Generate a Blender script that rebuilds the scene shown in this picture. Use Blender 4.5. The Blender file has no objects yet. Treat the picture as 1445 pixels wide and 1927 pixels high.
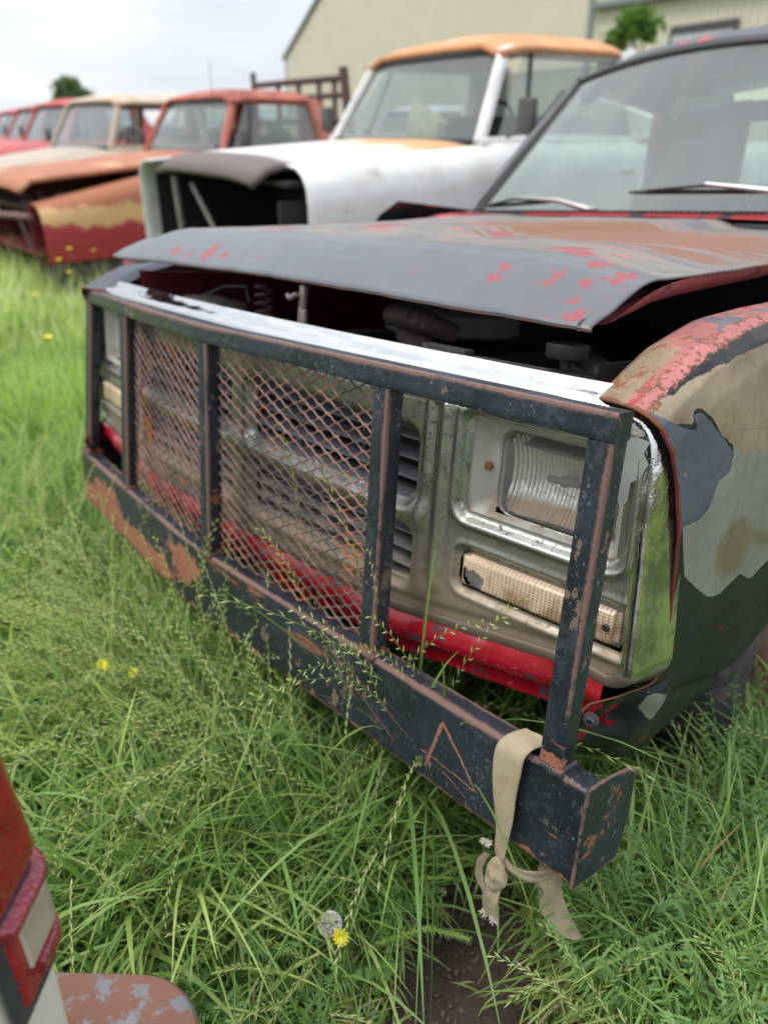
import bpy, bmesh, math, random
import numpy as np
from mathutils import Vector, Matrix
random.seed(7); rng = np.random.default_rng(11)
S = bpy.context.scene
COL = S.collection
# ------------------------------------------------------------------ camera
CAM = Vector((1.4462, -0.8126, 1.38))
cr, cu, cf = Vector((0.674876, 0.737931, 0)), Vector((-0.335014, 0.306387, 0.891007)), Vector((-0.657502, 0.601319, -0.453991))
cd = bpy.data.cameras.new('camera'); cam = bpy.data.objects.new('camera', cd); COL.objects.link(cam)
cam.matrix_world = Matrix(((cr.x, cu.x, -cf.x, CAM.x), (cr.y, cu.y, -cf.y, CAM.y), (cr.z, cu.z, -cf.z, CAM.z), (0, 0, 0, 1)))
cd.sensor_fit = 'VERTICAL'; cd.sensor_height = 36; cd.lens = 26.39
cd.clip_start = .02; cd.clip_end = 2000
cd.dof.use_dof = True; cd.dof.focus_distance = 1.08; cd.dof.aperture_fstop = 2.5
S.camera = cam
# ------------------------------------------------------------------ world: overcast sky
SUN_EL, SUN_AZ = math.radians(58), math.radians(215)
w = bpy.data.worlds.new('World'); S.world = w; w.use_nodes = True
nt = w.node_tree; nt.nodes.clear(); L = nt.links.new
out = nt.nodes.new('ShaderNodeOutputWorld'); bg = nt.nodes.new('ShaderNodeBackground'); L(bg.outputs[0], out.inputs[0])
sky = nt.nodes.new('ShaderNodeTexSky'); sky.sky_type = 'NISHITA'; sky.sun_disc = False
sky.sun_elevation = SUN_EL; sky.sun_rotation = SUN_AZ
tc = nt.nodes.new('ShaderNodeTexCoord'); mp = nt.nodes.new('ShaderNodeMapping'); mp.inputs['Scale'].default_value = (1.2, 1.2, 6.5)
L(tc.outputs['Generated'], mp.inputs[0])
nz = nt.nodes.new('ShaderNodeTexNoise'); nz.inputs['Scale'].default_value = 2.1; nz.inputs['Detail'].default_value = 7; nz.inputs['Roughness'].default_value = .55
L(mp.outputs[0], nz.inputs['Vector'])
rp = nt.nodes.new('ShaderNodeValToRGB')
rp.color_ramp.elements[0].position = .36; rp.color_ramp.elements[0].color = (6.0, 6.4, 7.1, 1)
rp.color_ramp.elements[1].position = .66; rp.color_ramp.elements[1].color = (8.3, 8.4, 8.6, 1)
L(nz.outputs[0], rp.inputs[0])
sx = nt.nodes.new('ShaderNodeSeparateXYZ'); L(tc.outputs['Generated'], sx.inputs[0])
mr = nt.nodes.new('ShaderNodeMapRange'); mr.inputs['From Min'].default_value = .12; mr.inputs['From Max'].default_value = 1
mr.inputs['To Min'].default_value = 1; mr.inputs['To Max'].default_value = 2.3; L(sx.outputs['Z'], mr.inputs['Value'])
vm = nt.nodes.new('ShaderNodeVectorMath'); vm.operation = 'SCALE'; L(rp.outputs[0], vm.inputs[0]); L(mr.outputs[0], vm.inputs['Scale'])
mx = nt.nodes.new('ShaderNodeMix'); mx.data_type = 'RGBA'; mx.inputs['Factor'].default_value = .88
L(sky.outputs[0], mx.inputs['A']); L(vm.outputs[0], mx.inputs['B']); L(mx.outputs['Result'], bg.inputs['Color'])
bg.inputs['Strength'].default_value = .1
sl = bpy.data.lights.new('sun', 'SUN'); sl.energy = 1.5; sl.angle = math.radians(18); sl.color = (1, .96, .9)
so = bpy.data.objects.new('sun', sl); COL.objects.link(so)
sd = Vector((math.sin(SUN_AZ) * math.cos(SUN_EL), math.cos(SUN_AZ) * math.cos(SUN_EL), math.sin(SUN_EL)))
so.rotation_euler = sd.to_track_quat('Z', 'Y').to_euler(); so.location = (0, -5, 12)
S.view_settings.view_transform = 'Standard'; S.view_settings.look = 'None'; S.view_settings.gamma = 1
S.view_settings.exposure = 0.48
S.render.engine = 'CYCLES'; S.cycles.max_bounces = 8; S.cycles.transparent_max_bounces = 16

# ------------------------------------------------------------------ material kit
class Mat:
    def __init__(s, name, col, rough=.5, metal=0., spec=.5, coat=0.):
        s.m = bpy.data.materials.new(name); s.m.use_nodes = True; s.nt = s.m.node_tree
        s.p = s.nt.nodes['Principled BSDF']; s.i = 0
        s.c = s.val3(col); s.r = s.val(rough); s.me = s.val(metal); s.b = None
        s.p.inputs['Specular IOR Level'].default_value = spec; s.p.inputs['Coat Weight'].default_value = coat
        s.tcn = s.n('ShaderNodeTexCoord'); s.nrm = None
    def n(s, t): return s.nt.nodes.new(t)
    def l(s, a, b): s.nt.links.new(a, b)
    def val(s, v):
        if not isinstance(v, (int, float)): return v
        n = s.n('ShaderNodeValue'); n.outputs[0].default_value = v; return n.outputs[0]
    def val3(s, c):
        if not isinstance(c, tuple): return c
        n = s.n('ShaderNodeRGB'); n.outputs[0].default_value = (*c, 1); return n.outputs[0]
    def tex(s, scale, detail=5, rough=.6, stretch=(1, 1, 1), dist=0., coord='Object', kind='fac'):
        s.i += 1
        m = s.n('ShaderNodeMapping'); m.inputs['Scale'].default_value = stretch; m.inputs['Location'].default_value = (s.i * 3.7, s.i * 1.9, s.i * 5.3)
        s.l(s.tcn.outputs[coord], m.inputs[0])
        n = s.n('ShaderNodeTexNoise'); n.inputs['Scale'].default_value = scale; n.inputs['Detail'].default_value = detail
        n.inputs['Roughness'].default_value = rough; n.inputs['Distortion'].default_value = dist; s.l(m.outputs[0], n.inputs['Vector'])
        return n.outputs[0]
    def vor(s, scale, stretch=(1, 1, 1)):
        m = s.n('ShaderNodeMapping'); m.inputs['Scale'].default_value = stretch; s.l(s.tcn.outputs['Object'], m.inputs[0])
        n = s.n('ShaderNodeTexVoronoi'); n.inputs['Scale'].default_value = scale; s.l(m.outputs[0], n.inputs['Vector']); return n.outputs['Distance']
    def wave(s, scale, axis='X', coord='Object', prof='SIN'):
        n = s.n('ShaderNodeTexWave'); n.inputs['Scale'].default_value = scale; n.bands_direction = axis; n.wave_profile = prof
        s.l(s.tcn.outputs[coord], n.inputs['Vector']); return n.outputs['Fac']
    def math(s, op, a, b=0., clamp=False):
        n = s.n('ShaderNodeMath'); n.operation = op; n.use_clamp = clamp
        for k, v in enumerate((a, b)):
            if isinstance(v, (int, float)): n.inputs[k].default_value = v
            else: s.l(v, n.inputs[k])
        return n.outputs[0]
    def ramp(s, a, lo, hi):
        n = s.n('ShaderNodeMapRange'); n.interpolation_type = 'SMOOTHSTEP'; n.inputs['From Min'].default_value = lo; n.inputs['From Max'].default_value = hi
        s.l(a, n.inputs['Value']); return n.outputs[0]
    def attr(s, name, col=False):
        n = s.n('ShaderNodeAttribute'); n.attribute_name = name; return n.outputs['Color' if col else 'Fac']
    def up(s):
        g = s.n('ShaderNodeNewGeometry'); q = s.n('ShaderNodeSeparateXYZ'); s.l(g.outputs['Normal'], q.inputs[0]); return q.outputs['Z']
    def pos(s, ax):
        q = s.n('ShaderNodeSeparateXYZ'); s.l(s.tcn.outputs['Object'], q.inputs[0]); return q.outputs[ax]
    def sdm(s, name, scale=30, amp=.02, soft=.0015, off=0.):      # signed-distance attribute with a ragged edge
        t = s.math('MULTIPLY', s.math('SUBTRACT', s.tex(scale, 7, .65), .5), amp)
        return s.ramp(s.math('ADD', s.attr(name), t), off - soft, off + soft)
    def layer(s, mask, col=None, rough=None, metal=None):
        if col is not None:
            n = s.n('ShaderNodeMix'); n.data_type = 'RGBA'; s.l(mask, n.inputs['Factor']); s.l(s.c, n.inputs['A']); s.l(s.val3(col), n.inputs['B']); s.c = n.outputs['Result']
        for at, v in (('r', rough), ('me', metal)):
            if v is not None:
                n = s.n('ShaderNodeMix'); n.data_type = 'FLOAT'; s.l(mask, n.inputs['Factor']); s.l(getattr(s, at), n.inputs['A']); s.l(s.val(v), n.inputs['B']); setattr(s, at, n.outputs['Result'])
        return s
    def vary(s, scale=8, lo=.75, hi=1.2, stretch=(1, 1, 1), detail=6):
        t = s.tex(scale, detail, .6, stretch); q = s.n('ShaderNodeMapRange'); s.l(t, q.inputs['Value'])
        q.inputs['From Min'].default_value = .3; q.inputs['From Max'].default_value = .7; q.inputs['To Min'].default_value = lo; q.inputs['To Max'].default_value = hi
        n = s.n('ShaderNodeVectorMath'); n.operation = 'SCALE'; s.l(s.c, n.inputs[0]); s.l(q.outputs[0], n.inputs['Scale']); s.c = n.outputs[0]; return s
    def bump(s, h, dist=.001, strength=1.):
        n = s.n('ShaderNodeBump'); n.inputs['Distance'].default_value = dist; n.inputs['Strength'].default_value = strength
        s.l(h, n.inputs['Height'])
        if s.nrm is not None: s.l(s.nrm, n.inputs['Normal'])
        s.nrm = n.outputs[0]; return s
    def done(s):
        s.l(s.c, s.p.inputs['Base Color']); s.l(s.r, s.p.inputs['Roughness']); s.l(s.me, s.p.inputs['Metallic'])
        if s.nrm is not None: s.l(s.nrm, s.p.inputs['Normal'])
        return s.m
def simple(name, col, rough=.5, metal=0., vs=14, lo=.8, hi=1.15, bump=0., spec=.5):
    m = Mat(name, col, rough, metal, spec).vary(vs, lo, hi)
    if bump: m.bump(m.tex(90, 5), bump)
    return m.done()

RUST = (.23, .085, .042); RUSTL = (.36, .15, .075); RUSTD = (.09, .04, .028)
def guard_mat():
    m = Mat('black_chipped_paint', (.012, .017, .024), .3, 0, .5)
    t = m.tex(6, 6); m.layer(m.ramp(t, .4, .62), (.02, .028, .042), .42)
    sp = m.tex(95, 6, .62, (1, 1, .55)); zn = m.tex(9, 4)
    mot = m.ramp(m.math('ADD', m.tex(70, 7, .75), m.math('MULTIPLY', m.math('SUBTRACT', m.tex(12, 4), .5), .7)), .50, .66); m.layer(m.math('MULTIPLY', mot, .75), (.040, .050, .062), .6)
    chips = m.ramp(m.math('ADD', m.tex(170, 5, .65, (1, 1, .7)), m.math('MULTIPLY', m.math('SUBTRACT', zn, .5), .55)), .655, .685)
    m.layer(chips, (.12, .13, .135), .7)
    sp2 = m.tex(42, 8, .7, (1, 1, .6)); zn2 = m.tex(5, 3)
    m.layer(m.ramp(m.math('ADD', sp2, m.math('MULTIPLY', m.math('SUBTRACT', zn2, .5), .8)), .645, .67), (.15, .105, .078), .85)
    sc = m.tex(14, 8, .7, (.25, 1, 1.6)); zz = m.tex(2.5, 2)
    m.layer(m.ramp(m.math('ADD', sc, m.math('MULTIPLY', m.math('SUBTRACT', zz, .5), .7)), .685, .70), RUST, .9)
    e = m.attr('edge'); ew = m.math('ADD', e, m.math('MULTIPLY', m.math('SUBTRACT', m.tex(60, 8, .75), .5), .016))
    gt = m.math('MULTIPLY', m.math('SUBTRACT', m.tex(4, 5, .65), .47), .03); ew = m.math('SUBTRACT', ew, gt)
    m.layer(m.ramp(ew, .0042, .0012), (.10, .060, .045), .85)
    m.layer(m.ramp(m.math('SUBTRACT', m.math('ADD', e, m.math('MULTIPLY', m.math('SUBTRACT', m.tex(130, 6, .7), .5), .010)), m.math('MULTIPLY', gt, .5)), .0018, .0002), (.17, .098, .080), .8)
    r = m.math('ADD', m.attr('rust'), m.math('MULTIPLY', m.math('SUBTRACT', m.tex(26, 8, .72, (.6, 1, 1)), .5), .11))
    m.layer(m.ramp(r, .0, .004), (.30, .115, .062), .9)
    m.layer(m.math('MULTIPLY', m.ramp(r, .0, .004), m.ramp(m.tex(48, 8, .75), .5, .66)), (.13, .07, .05), .85); m.layer(m.math('MULTIPLY', m.ramp(r, .0, .004), m.ramp(m.tex(90, 6, .7), .60, .66)), (.03, .035, .04), .6)
    h = m.math('ADD', m.tex(220, 5, .7), m.math('MULTIPLY', chips, -.5))
    m.bump(h, .0006, .9).bump(m.tex(38, 4), .0012, .6)
    return m.done()
GUARD = guard_mat()
def chrome(name, dull=0., dirt=0.):
    m = Mat(name, (.72, .73, .73) if not dull else (.43, .44, .41), .05 + .14 * dull, 1.)
    m.bump(m.tex(7, 3), .003, .35)
    if dull:
        m.layer(m.ramp(m.tex(30, 8, .75), .36, .62), (.27, .285, .25), .30, .9)
        m.layer(m.ramp(m.tex(11, 6, .7), .45, .7), (.19, .19, .155), .42, .7)
        m.layer(m.ramp(m.tex(75, 7, .75), .52, .64), (.075, .072, .06), .6, .3)
    if dirt:
        z = m.math('ADD', m.pos('Z'), m.math('MULTIPLY', m.math('SUBTRACT', m.tex(14, 6), .5), .16))
        m.layer(m.math('MULTIPLY', m.ramp(z, .86, .66), .82), (.25, .175, .11), .6, .2)
        m.bump(m.tex(160, 5), .0003, .5)
    return m.done()
CHROME = chrome('scratched_chrome')
def surround_mat():
    m = Mat('chrome_with_brown_lower_lip', (.60, .60, .59), .06, 1.); m.bump(m.tex(7, 3), .003, .25); m.layer(m.math('MULTIPLY', m.ramp(m.tex(18, 7, .7), .42, .62), m.ramp(m.pos('Z'), 1.02, .92)), (.26, .27, .22), .22, .9); m.bump(m.math('MULTIPLY', m.tex(26, 5, .6, (1, 1, .6), .8), m.math('MULTIPLY', m.ramp(m.pos('Z'), .84, .97), m.ramp(m.pos('X'), .93, .96))), .008, .55); m.bump(m.math('MULTIPLY', m.tex(60, 3, .5, (1, 1, .06)), m.ramp(m.pos('X'), .94, .965)), .0012, .5)
    m.layer(m.ramp(m.tex(60, 8, .75, (1, 1, .15)), .58, .66), (.4, .41, .4), .3, .8)
    m.layer(m.ramp(m.math('ADD', m.pos('Z'), m.math('MULTIPLY', m.math('SUBTRACT', m.tex(14, 6), .5), .03)), .695, .68), (.13, .095, .07), .55, .3); m.bump(m.tex(160, 5), .0002, .5); return m.done()
SURR = surround_mat(); CHROMED = chrome('dull_dirty_chrome', 1, 1)
RUBBER = simple('black_rubber', (.014, .014, .015), .6, bump=.0005)
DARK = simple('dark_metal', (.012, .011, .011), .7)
GREYM = simple('weathered_grey_metal', (.09, .09, .088), .55, .5, bump=.0008)
def paintred(name='red_paint'):
    m = Mat(name, (.36, .008, .022), .22, 0, .5, .3).vary(6, .8, 1.15)
    m.layer(m.ramp(m.math('ADD', m.tex(22, 8, .7), m.math('MULTIPLY', m.tex(5, 3), .25)), .70, .71), (.055, .06, .075), .4)
    m.layer(m.ramp(m.tex(60, 7, .7), .62, .66), (.42, .10, .11), .6)
    m.bump(m.tex(25, 4), .0015, .5); return m.done()
REDP = paintred()
GLASS = None
def glass(name, tint=(.55, .62, .6), dust=.14, rough=.03, dcol=(.45, .47, .46)):  # dust: diffuse film; grime on windows, painted-in brightness on the headlight lens
    m = bpy.data.materials.new(name); m.use_nodes = True; t = m.node_tree; t.nodes.clear()
    o = t.nodes.new('ShaderNodeOutputMaterial'); tr = t.nodes.new('ShaderNodeBsdfTransparent'); tr.inputs[0].default_value = (*tint, 1)
    gl = t.nodes.new('ShaderNodeBsdfGlossy'); gl.inputs['Roughness'].default_value = rough; gl.inputs[0].default_value = (.95, 1, 1, 1)
    ge = t.nodes.new('ShaderNodeNewGeometry'); dt = t.nodes.new('ShaderNodeVectorMath'); dt.operation = 'DOT_PRODUCT'; t.links.new(ge.outputs['Incoming'], dt.inputs[0]); t.links.new(ge.outputs['Normal'], dt.inputs[1])
    fa = t.nodes.new('ShaderNodeMath'); fa.operation = 'ABSOLUTE'; t.links.new(dt.outputs['Value'], fa.inputs[0])
    fb = t.nodes.new('ShaderNodeMath'); fb.operation = 'SUBTRACT'; fb.inputs[0].default_value = 1; t.links.new(fa.outputs[0], fb.inputs[1])
    fc = t.nodes.new('ShaderNodeMath'); fc.operation = 'POWER'; fc.inputs[1].default_value = 5; t.links.new(fb.outputs[0], fc.inputs[0])
    mu = t.nodes.new('ShaderNodeMath'); mu.operation = 'MULTIPLY_ADD'; mu.inputs[1].default_value = .9; mu.inputs[2].default_value = .07; t.links.new(fc.outputs[0], mu.inputs[0])
    mxs = t.nodes.new('ShaderNodeMixShader'); t.links.new(mu.outputs[0], mxs.inputs[0]); t.links.new(tr.outputs[0], mxs.inputs[1]); t.links.new(gl.outputs[0], mxs.inputs[2])
    df = t.nodes.new('ShaderNodeBsdfDiffuse'); df.inputs[0].default_value = (*dcol, 1)
    co = t.nodes.new('ShaderNodeTexCoord'); nn = t.nodes.new('ShaderNodeTexNoise'); nn.inputs['Scale'].default_value = 3; nn.inputs['Detail'].default_value = 6
    t.links.new(co.outputs['Object'], nn.inputs['Vector'])
    mr_ = t.nodes.new('ShaderNodeMapRange'); mr_.inputs['To Min'].default_value = dust * .6; mr_.inputs['To Max'].default_value = dust * 1.5; t.links.new(nn.outputs[0], mr_.inputs[0])
    m2 = t.nodes.new('ShaderNodeMixShader'); t.links.new(mr_.outputs[0], m2.inputs[0]); t.links.new(mxs.outputs[0], m2.inputs[1]); t.links.new(df.outputs[0], m2.inputs[2])
    t.links.new(m2.outputs[0], o.inputs[0]); return m
GLASS = glass('dusty_window_glass')

# ------------------------------------------------------------------ mesh kit
def mesh(name, V, F, mat, parent=None, smooth=True, attrs=None, uv=None, loc=None):
    V = np.asarray(V, dtype=np.float32).reshape(-1, 3)
    me = bpy.data.meshes.new(name)
    if isinstance(F, np.ndarray):
        k = F.shape[1]; me.vertices.add(len(V)); me.vertices.foreach_set('co', V.ravel())
        me.loops.add(F.size); me.loops.foreach_set('vertex_index', F.astype(np.int32).ravel())
        me.polygons.add(len(F)); me.polygons.foreach_set('loop_start', np.arange(0, F.size, k, dtype=np.int32))
        me.polygons.foreach_set('loop_total', np.full(len(F), k, dtype=np.int32)); me.update(calc_edges=True)
    else:
        me.from_pydata([tuple(map(float, v)) for v in V], [], [list(map(int, f)) for f in F]); me.update()
    if smooth: me.polygons.foreach_set('use_smooth', np.ones(len(me.polygons), dtype=bool))
    for a, v in (attrs or {}).items():
        v = np.asarray(v, dtype=np.float32)
        if v.ndim == 2: A = me.attributes.new(a, 'FLOAT_COLOR', 'POINT'); A.data.foreach_set('color', np.c_[v, np.ones(len(v))].astype(np.float32).ravel())
        else: A = me.attributes.new(a, 'FLOAT', 'POINT'); A.data.foreach_set('value', v)
    if uv is not None:
        ul = me.uv_layers.new(name='UVMap'); li = np.empty(len(me.loops), dtype=np.int32); me.loops.foreach_get('vertex_index', li)
        ul.data.foreach_set('uv', np.asarray(uv, dtype=np.float32)[li].ravel())
    if mat is not None:
        for mm in (mat if isinstance(mat, (list, tuple)) else [mat]): me.materials.append(mm)
    o = bpy.data.objects.new(name, me); COL.objects.link(o)
    if parent: o.parent = parent
    if loc: o.location = loc
    return o
def autosmooth(o, deg=35):
    bm = bmesh.new(); bm.from_mesh(o.data)
    for e in bm.edges:
        e.smooth = not (len(e.link_faces) == 2 and e.calc_face_angle(0) > math.radians(deg))
    bm.to_mesh(o.data); bm.free(); return o
class MB:
    def __init__(s): s.V = []; s.F = []; s.A = {}
    def add(s, V, F, **A):
        b = len(s.V); s.V += [tuple(v) for v in V]; s.F += [tuple(b + i for i in f) for f in F]
        for k in set(list(A) + list(s.A)):
            s.A.setdefault(k, [1.] * b); s.A[k] += list(A.get(k, [1.] * len(V)))
        return s
    def box(s, c, h, R=None, bev=0.):
        cx, cy, cz = c; hx, hy, hz = h; P = []
        bev = min(bev, hx * .9, hy * .9, hz * .9)
        if bev:
            bm = bmesh.new(); bmesh.ops.create_cube(bm, size=2)
            for v in bm.verts: v.co = Vector((v.co.x * hx, v.co.y * hy, v.co.z * hz))
            bmesh.ops.bevel(bm, geom=list(bm.edges) + list(bm.verts), offset=bev, segments=2, affect='EDGES', profile=.5)
            bm.verts.index_update(); P = [v.co.copy() for v in bm.verts]; F = [[v.index for v in f.verts] for f in bm.faces]; bm.free()
        else:
            P = [Vector((a * hx, b * hy, d * hz)) for a in (-1, 1) for b in (-1, 1) for d in (-1, 1)]
            F = [(0, 1, 3, 2), (4, 6, 7, 5), (0, 4, 5, 1), (2, 3, 7, 6), (0, 2, 6, 4), (1, 5, 7, 3)]
        if R is not None: P = [R @ p for p in P]
        return s.add([(p.x + cx, p.y + cy, p.z + cz) for p in P], F)
    def tube(s, pts, r, n=8, cap=True):
        pts = [Vector(p) for p in pts]; rr = r if isinstance(r, (list, tuple)) else [r] * len(pts); V = []; F = []
        up = Vector((0, 0, 1)); prev = None
        for i, p in enumerate(pts):
            d = (pts[min(i + 1, len(pts) - 1)] - pts[max(i - 1, 0)]).normalized()
            if prev is None: a = d.cross(up if abs(d.z) < .9 else Vector((1, 0, 0))).normalized()
            else: a = (prev - d * prev.dot(d)).normalized()
            prev = a; b = d.cross(a)
            for k in range(n):
                t = 2 * math.pi * k / n; V.append(p + (a * math.cos(t) + b * math.sin(t)) * rr[i])
        for i in range(len(pts) - 1):
            for k in range(n): F.append((i * n + k, i * n + (k + 1) % n, (i + 1) * n + (k + 1) % n, (i + 1) * n + k))
        if cap: F.append(tuple(range(n))[::-1]); F.append(tuple((len(pts) - 1) * n + k for k in range(n)))
        return s.add(V, F)
    def lathe(s, c, axis, prof, n=32):      # prof: (r, h)
        ax = Vector(axis).normalized(); a = ax.orthogonal().normalized(); b = ax.cross(a); V = []; F = []; c = Vector(c)
        for (r, h) in prof:
            for k in range(n):
                t = 2 * math.pi * k / n; V.append(c + ax * h + (a * math.cos(t) + b * math.sin(t)) * max(r, 1e-4))
        for i in range(len(prof) - 1):
            for k in range(n): F.append((i * n + k, i * n + (k + 1) % n, (i + 1) * n + (k + 1) % n, (i + 1) * n + k))
        return s.add(V, F)
    def sweep(s, path, prof, U, W, closed=True, cap=True):   # prof (u, w, edge); U, W fixed directions
        U = Vector(U); W = Vector(W); n = len(prof); V = []; F = []; E = []; Lc = [0]
        for i in range(1, len(path)): Lc.append(Lc[-1] + (Vector(path[i]) - Vector(path[i - 1])).length)
        for i, p in enumerate(path):
            for (u, q, e) in prof:
                V.append(Vector(p) + U * u + W * q); E.append(e)
        for i in range(len(path) - 1):
            for k in range(n if closed else n - 1): F.append((i * n + k, (i + 1) * n + k, (i + 1) * n + (k + 1) % n, i * n + (k + 1) % n))
        if cap and closed: F.append(tuple(range(n))); F.append(tuple((len(path) - 1) * n + k for k in range(n))[::-1])
        return s.add(V, F, edge=E)
    def grid(s, G, flip=False):            # G[i][j] -> points
        n, m = len(G), len(G[0]); V = [p for r in G for p in r]
        F = [(i * m + j, (i + 1) * m + j, (i + 1) * m + j + 1, i * m + j + 1) for i in range(n - 1) for j in range(m - 1)]
        if flip: F = [f[::-1] for f in F]
        return s.add(V, F)
    def build(s, name, mat, parent=None, smooth=True, sharp=35, loc=None):
        o = mesh(name, s.V, s.F, mat, parent, smooth, s.A, loc=loc)
        bm = bmesh.new(); bm.from_mesh(o.data); bmesh.ops.recalc_face_normals(bm, faces=bm.faces)
        if sharp:
            for e in bm.edges: e.smooth = not (len(e.link_faces) == 2 and e.calc_face_angle(0) > math.radians(sharp))
        bm.to_mesh(o.data); bm.free(); return o
def tag(o, label=None, cat=None, group=None, kind=None):
    for k, v in (('label', label), ('category', cat), ('group', group), ('kind', kind)):
        if v: o[k] = v
    return o
def empty(name, loc=(0, 0, 0), rz=0):
    o = bpy.data.objects.new(name, None); COL.objects.link(o); o.location = loc; o.rotation_euler = (0, 0, rz); o.empty_display_size = .2; return o
def sst(a, b, x):
    t = np.clip((x - a) / (b - a), 0, 1); return t * t * (3 - 2 * t)
def lerp(a, b, t): return a + (b - a) * t
def sdpoly(px, py, poly):                  # signed distance, positive inside
    P = np.array(poly, float); d = np.full(px.shape, 1e9); ins = np.zeros(px.shape, bool)
    for i in range(len(P)):
        a = P[i]; b = P[(i + 1) % len(P)]; ab = b - a; t = np.clip(((px - a[0]) * ab[0] + (py - a[1]) * ab[1]) / (ab @ ab), 0, 1)
        d = np.minimum(d, np.hypot(px - a[0] - t * ab[0], py - a[1] - t * ab[1]))
        c = ((a[1] > py) != (b[1] > py)) & (px < (b[0] - a[0]) * (py - a[1]) / (b[1] - a[1] + 1e-12) + a[0]); ins ^= c
    return np.where(ins, d, -d)

# ================================================================== THE FRONT TRUCK (built in its own frame)
truck = empty('pickup_truck')
TR = Matrix(((0.99814, 0.0082554, -0.0604035, .0854), (-0.0000343, 0.990865, 0.134856, -.1771), (0.060965, -0.1346034, 0.9890223, -.0622), (0, 0, 0, 1)))
truck.matrix_world = TR
tag(truck, 'dark grey pickup with patchy red paint, popped hood and black steel brush guard', 'pickup truck')
def tw(P):                                 # the body sits slightly askew behind its guard
    P = np.array(P, dtype=float).reshape(-1, 3); x = P[:, 0]
    P[:, 2] -= .015 * x; P[:, 1] -= .03 * x; return P
def twm(b): b.V = [tuple(p) for p in tw(b.V)]; return b
def nz1(x, s=1.0): return math.sin(x * 12.9 * s + 1.3) * .5 + math.sin(x * 31.7 * s + 4.1) * .3 + math.sin(x * 71.3 * s) * .2

# ---- brush guard and bumper
TW = .0381
def gy(x, z): 
    q = max(0, -x - .03) / .97
    return (.122 + .040 * (z - .57) / .52) * q ** 1.1
def sq(a, major, r=.004):                         # rounded square tube profile from (0,0) to (a,a)
    P = []
    for (cx_, cy_, t0) in ((r, r, 180), (a - r, r, 270), (a - r, a - r, 0), (r, a - r, 90)):
        for k in range(3): t = math.radians(t0 + 45 * k); P.append((cx_ + r * math.cos(t), cy_ + r * math.sin(t), 0.))
        nx = {180: (1, 0), 270: (0, 1), 0: (-1, 0), 90: (0, -1)}[t0]
        bx, by = P[-1][0], P[-1][1]
        for q in (.007, a / 2 - r, a - 2 * r - .007): P.append((bx + nx[0] * q, by + nx[1] * q, min(q + r * .3, a - 2 * r - q + r * .3)))
    return [(u, v, e + (0 if math.hypot(u - major[0], v - major[1]) < a * .4 else .0068)) for (u, v, e) in P]
xs = list(np.linspace(-1.005, .987, 120))
g = MB(); pr = [(u, v, e) for (u, v, e) in sq(TW, (0, TW))]
g.sweep([(x, gy(x, 1.05) + nz1(x, .5) * .0008, 1.0526) for x in xs], pr, (0, 1, 0), (0, 0, 1))
rusta = [-.02] * len(g.V); g.A['rust'] = rusta
bguard = g.build('brush_guard', GUARD, truck)
bguard['label'] = 'black square tube brush guard with chipped paint'
def post(x0):
    g = MB(); xc = x0 + TW / 2
    zz = np.linspace(.5705, 1.0524, 30)
    g.sweep([(x0, gy(xc, z) + .0008, z) for z in zz], [(u + .0005, v, e) for (u, v, e) in sq(TW - .001, (TW, 0))], (1, 0, 0), (0, 1, 0))
    g.A['rust'] = [(-.025 + .03 * max(0, 1 - (v[2] - .57) / .05)) for v in g.V]
    g.build('post', GUARD, bguard)
for x0 in (-.987, -.585, -.019, .547, .949): post(x0)
# welds
for x0 in (-.987, -.585, -.019, .547, .949):
    g = MB()
    for k in range(9):
        a = k / 8.; x = x0 - .002 + a * (TW + .004)
        g.lathe((x, gy(x, .57) - .0005 + .001 * nz1(a * 3 + x0), .5715), (0, 0, 1), [(.0062, -.002), (.0055, .0015), (.003, .004), (0, .005)], 8)
    for k in range(9):
        a = k / 8.
        g.lathe((x0 + TW, gy(x0, .57) + a * TW, .5715), (0, 0, 1), [(.006, -.002), (.005, .002), (.003, .004), (0, .005)], 8)
    g.A['edge'] = [.002] * len(g.V); g.A['rust'] = [-.02] * len(g.V)
    g.build('weld_bead', GUARD, bguard)
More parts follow.
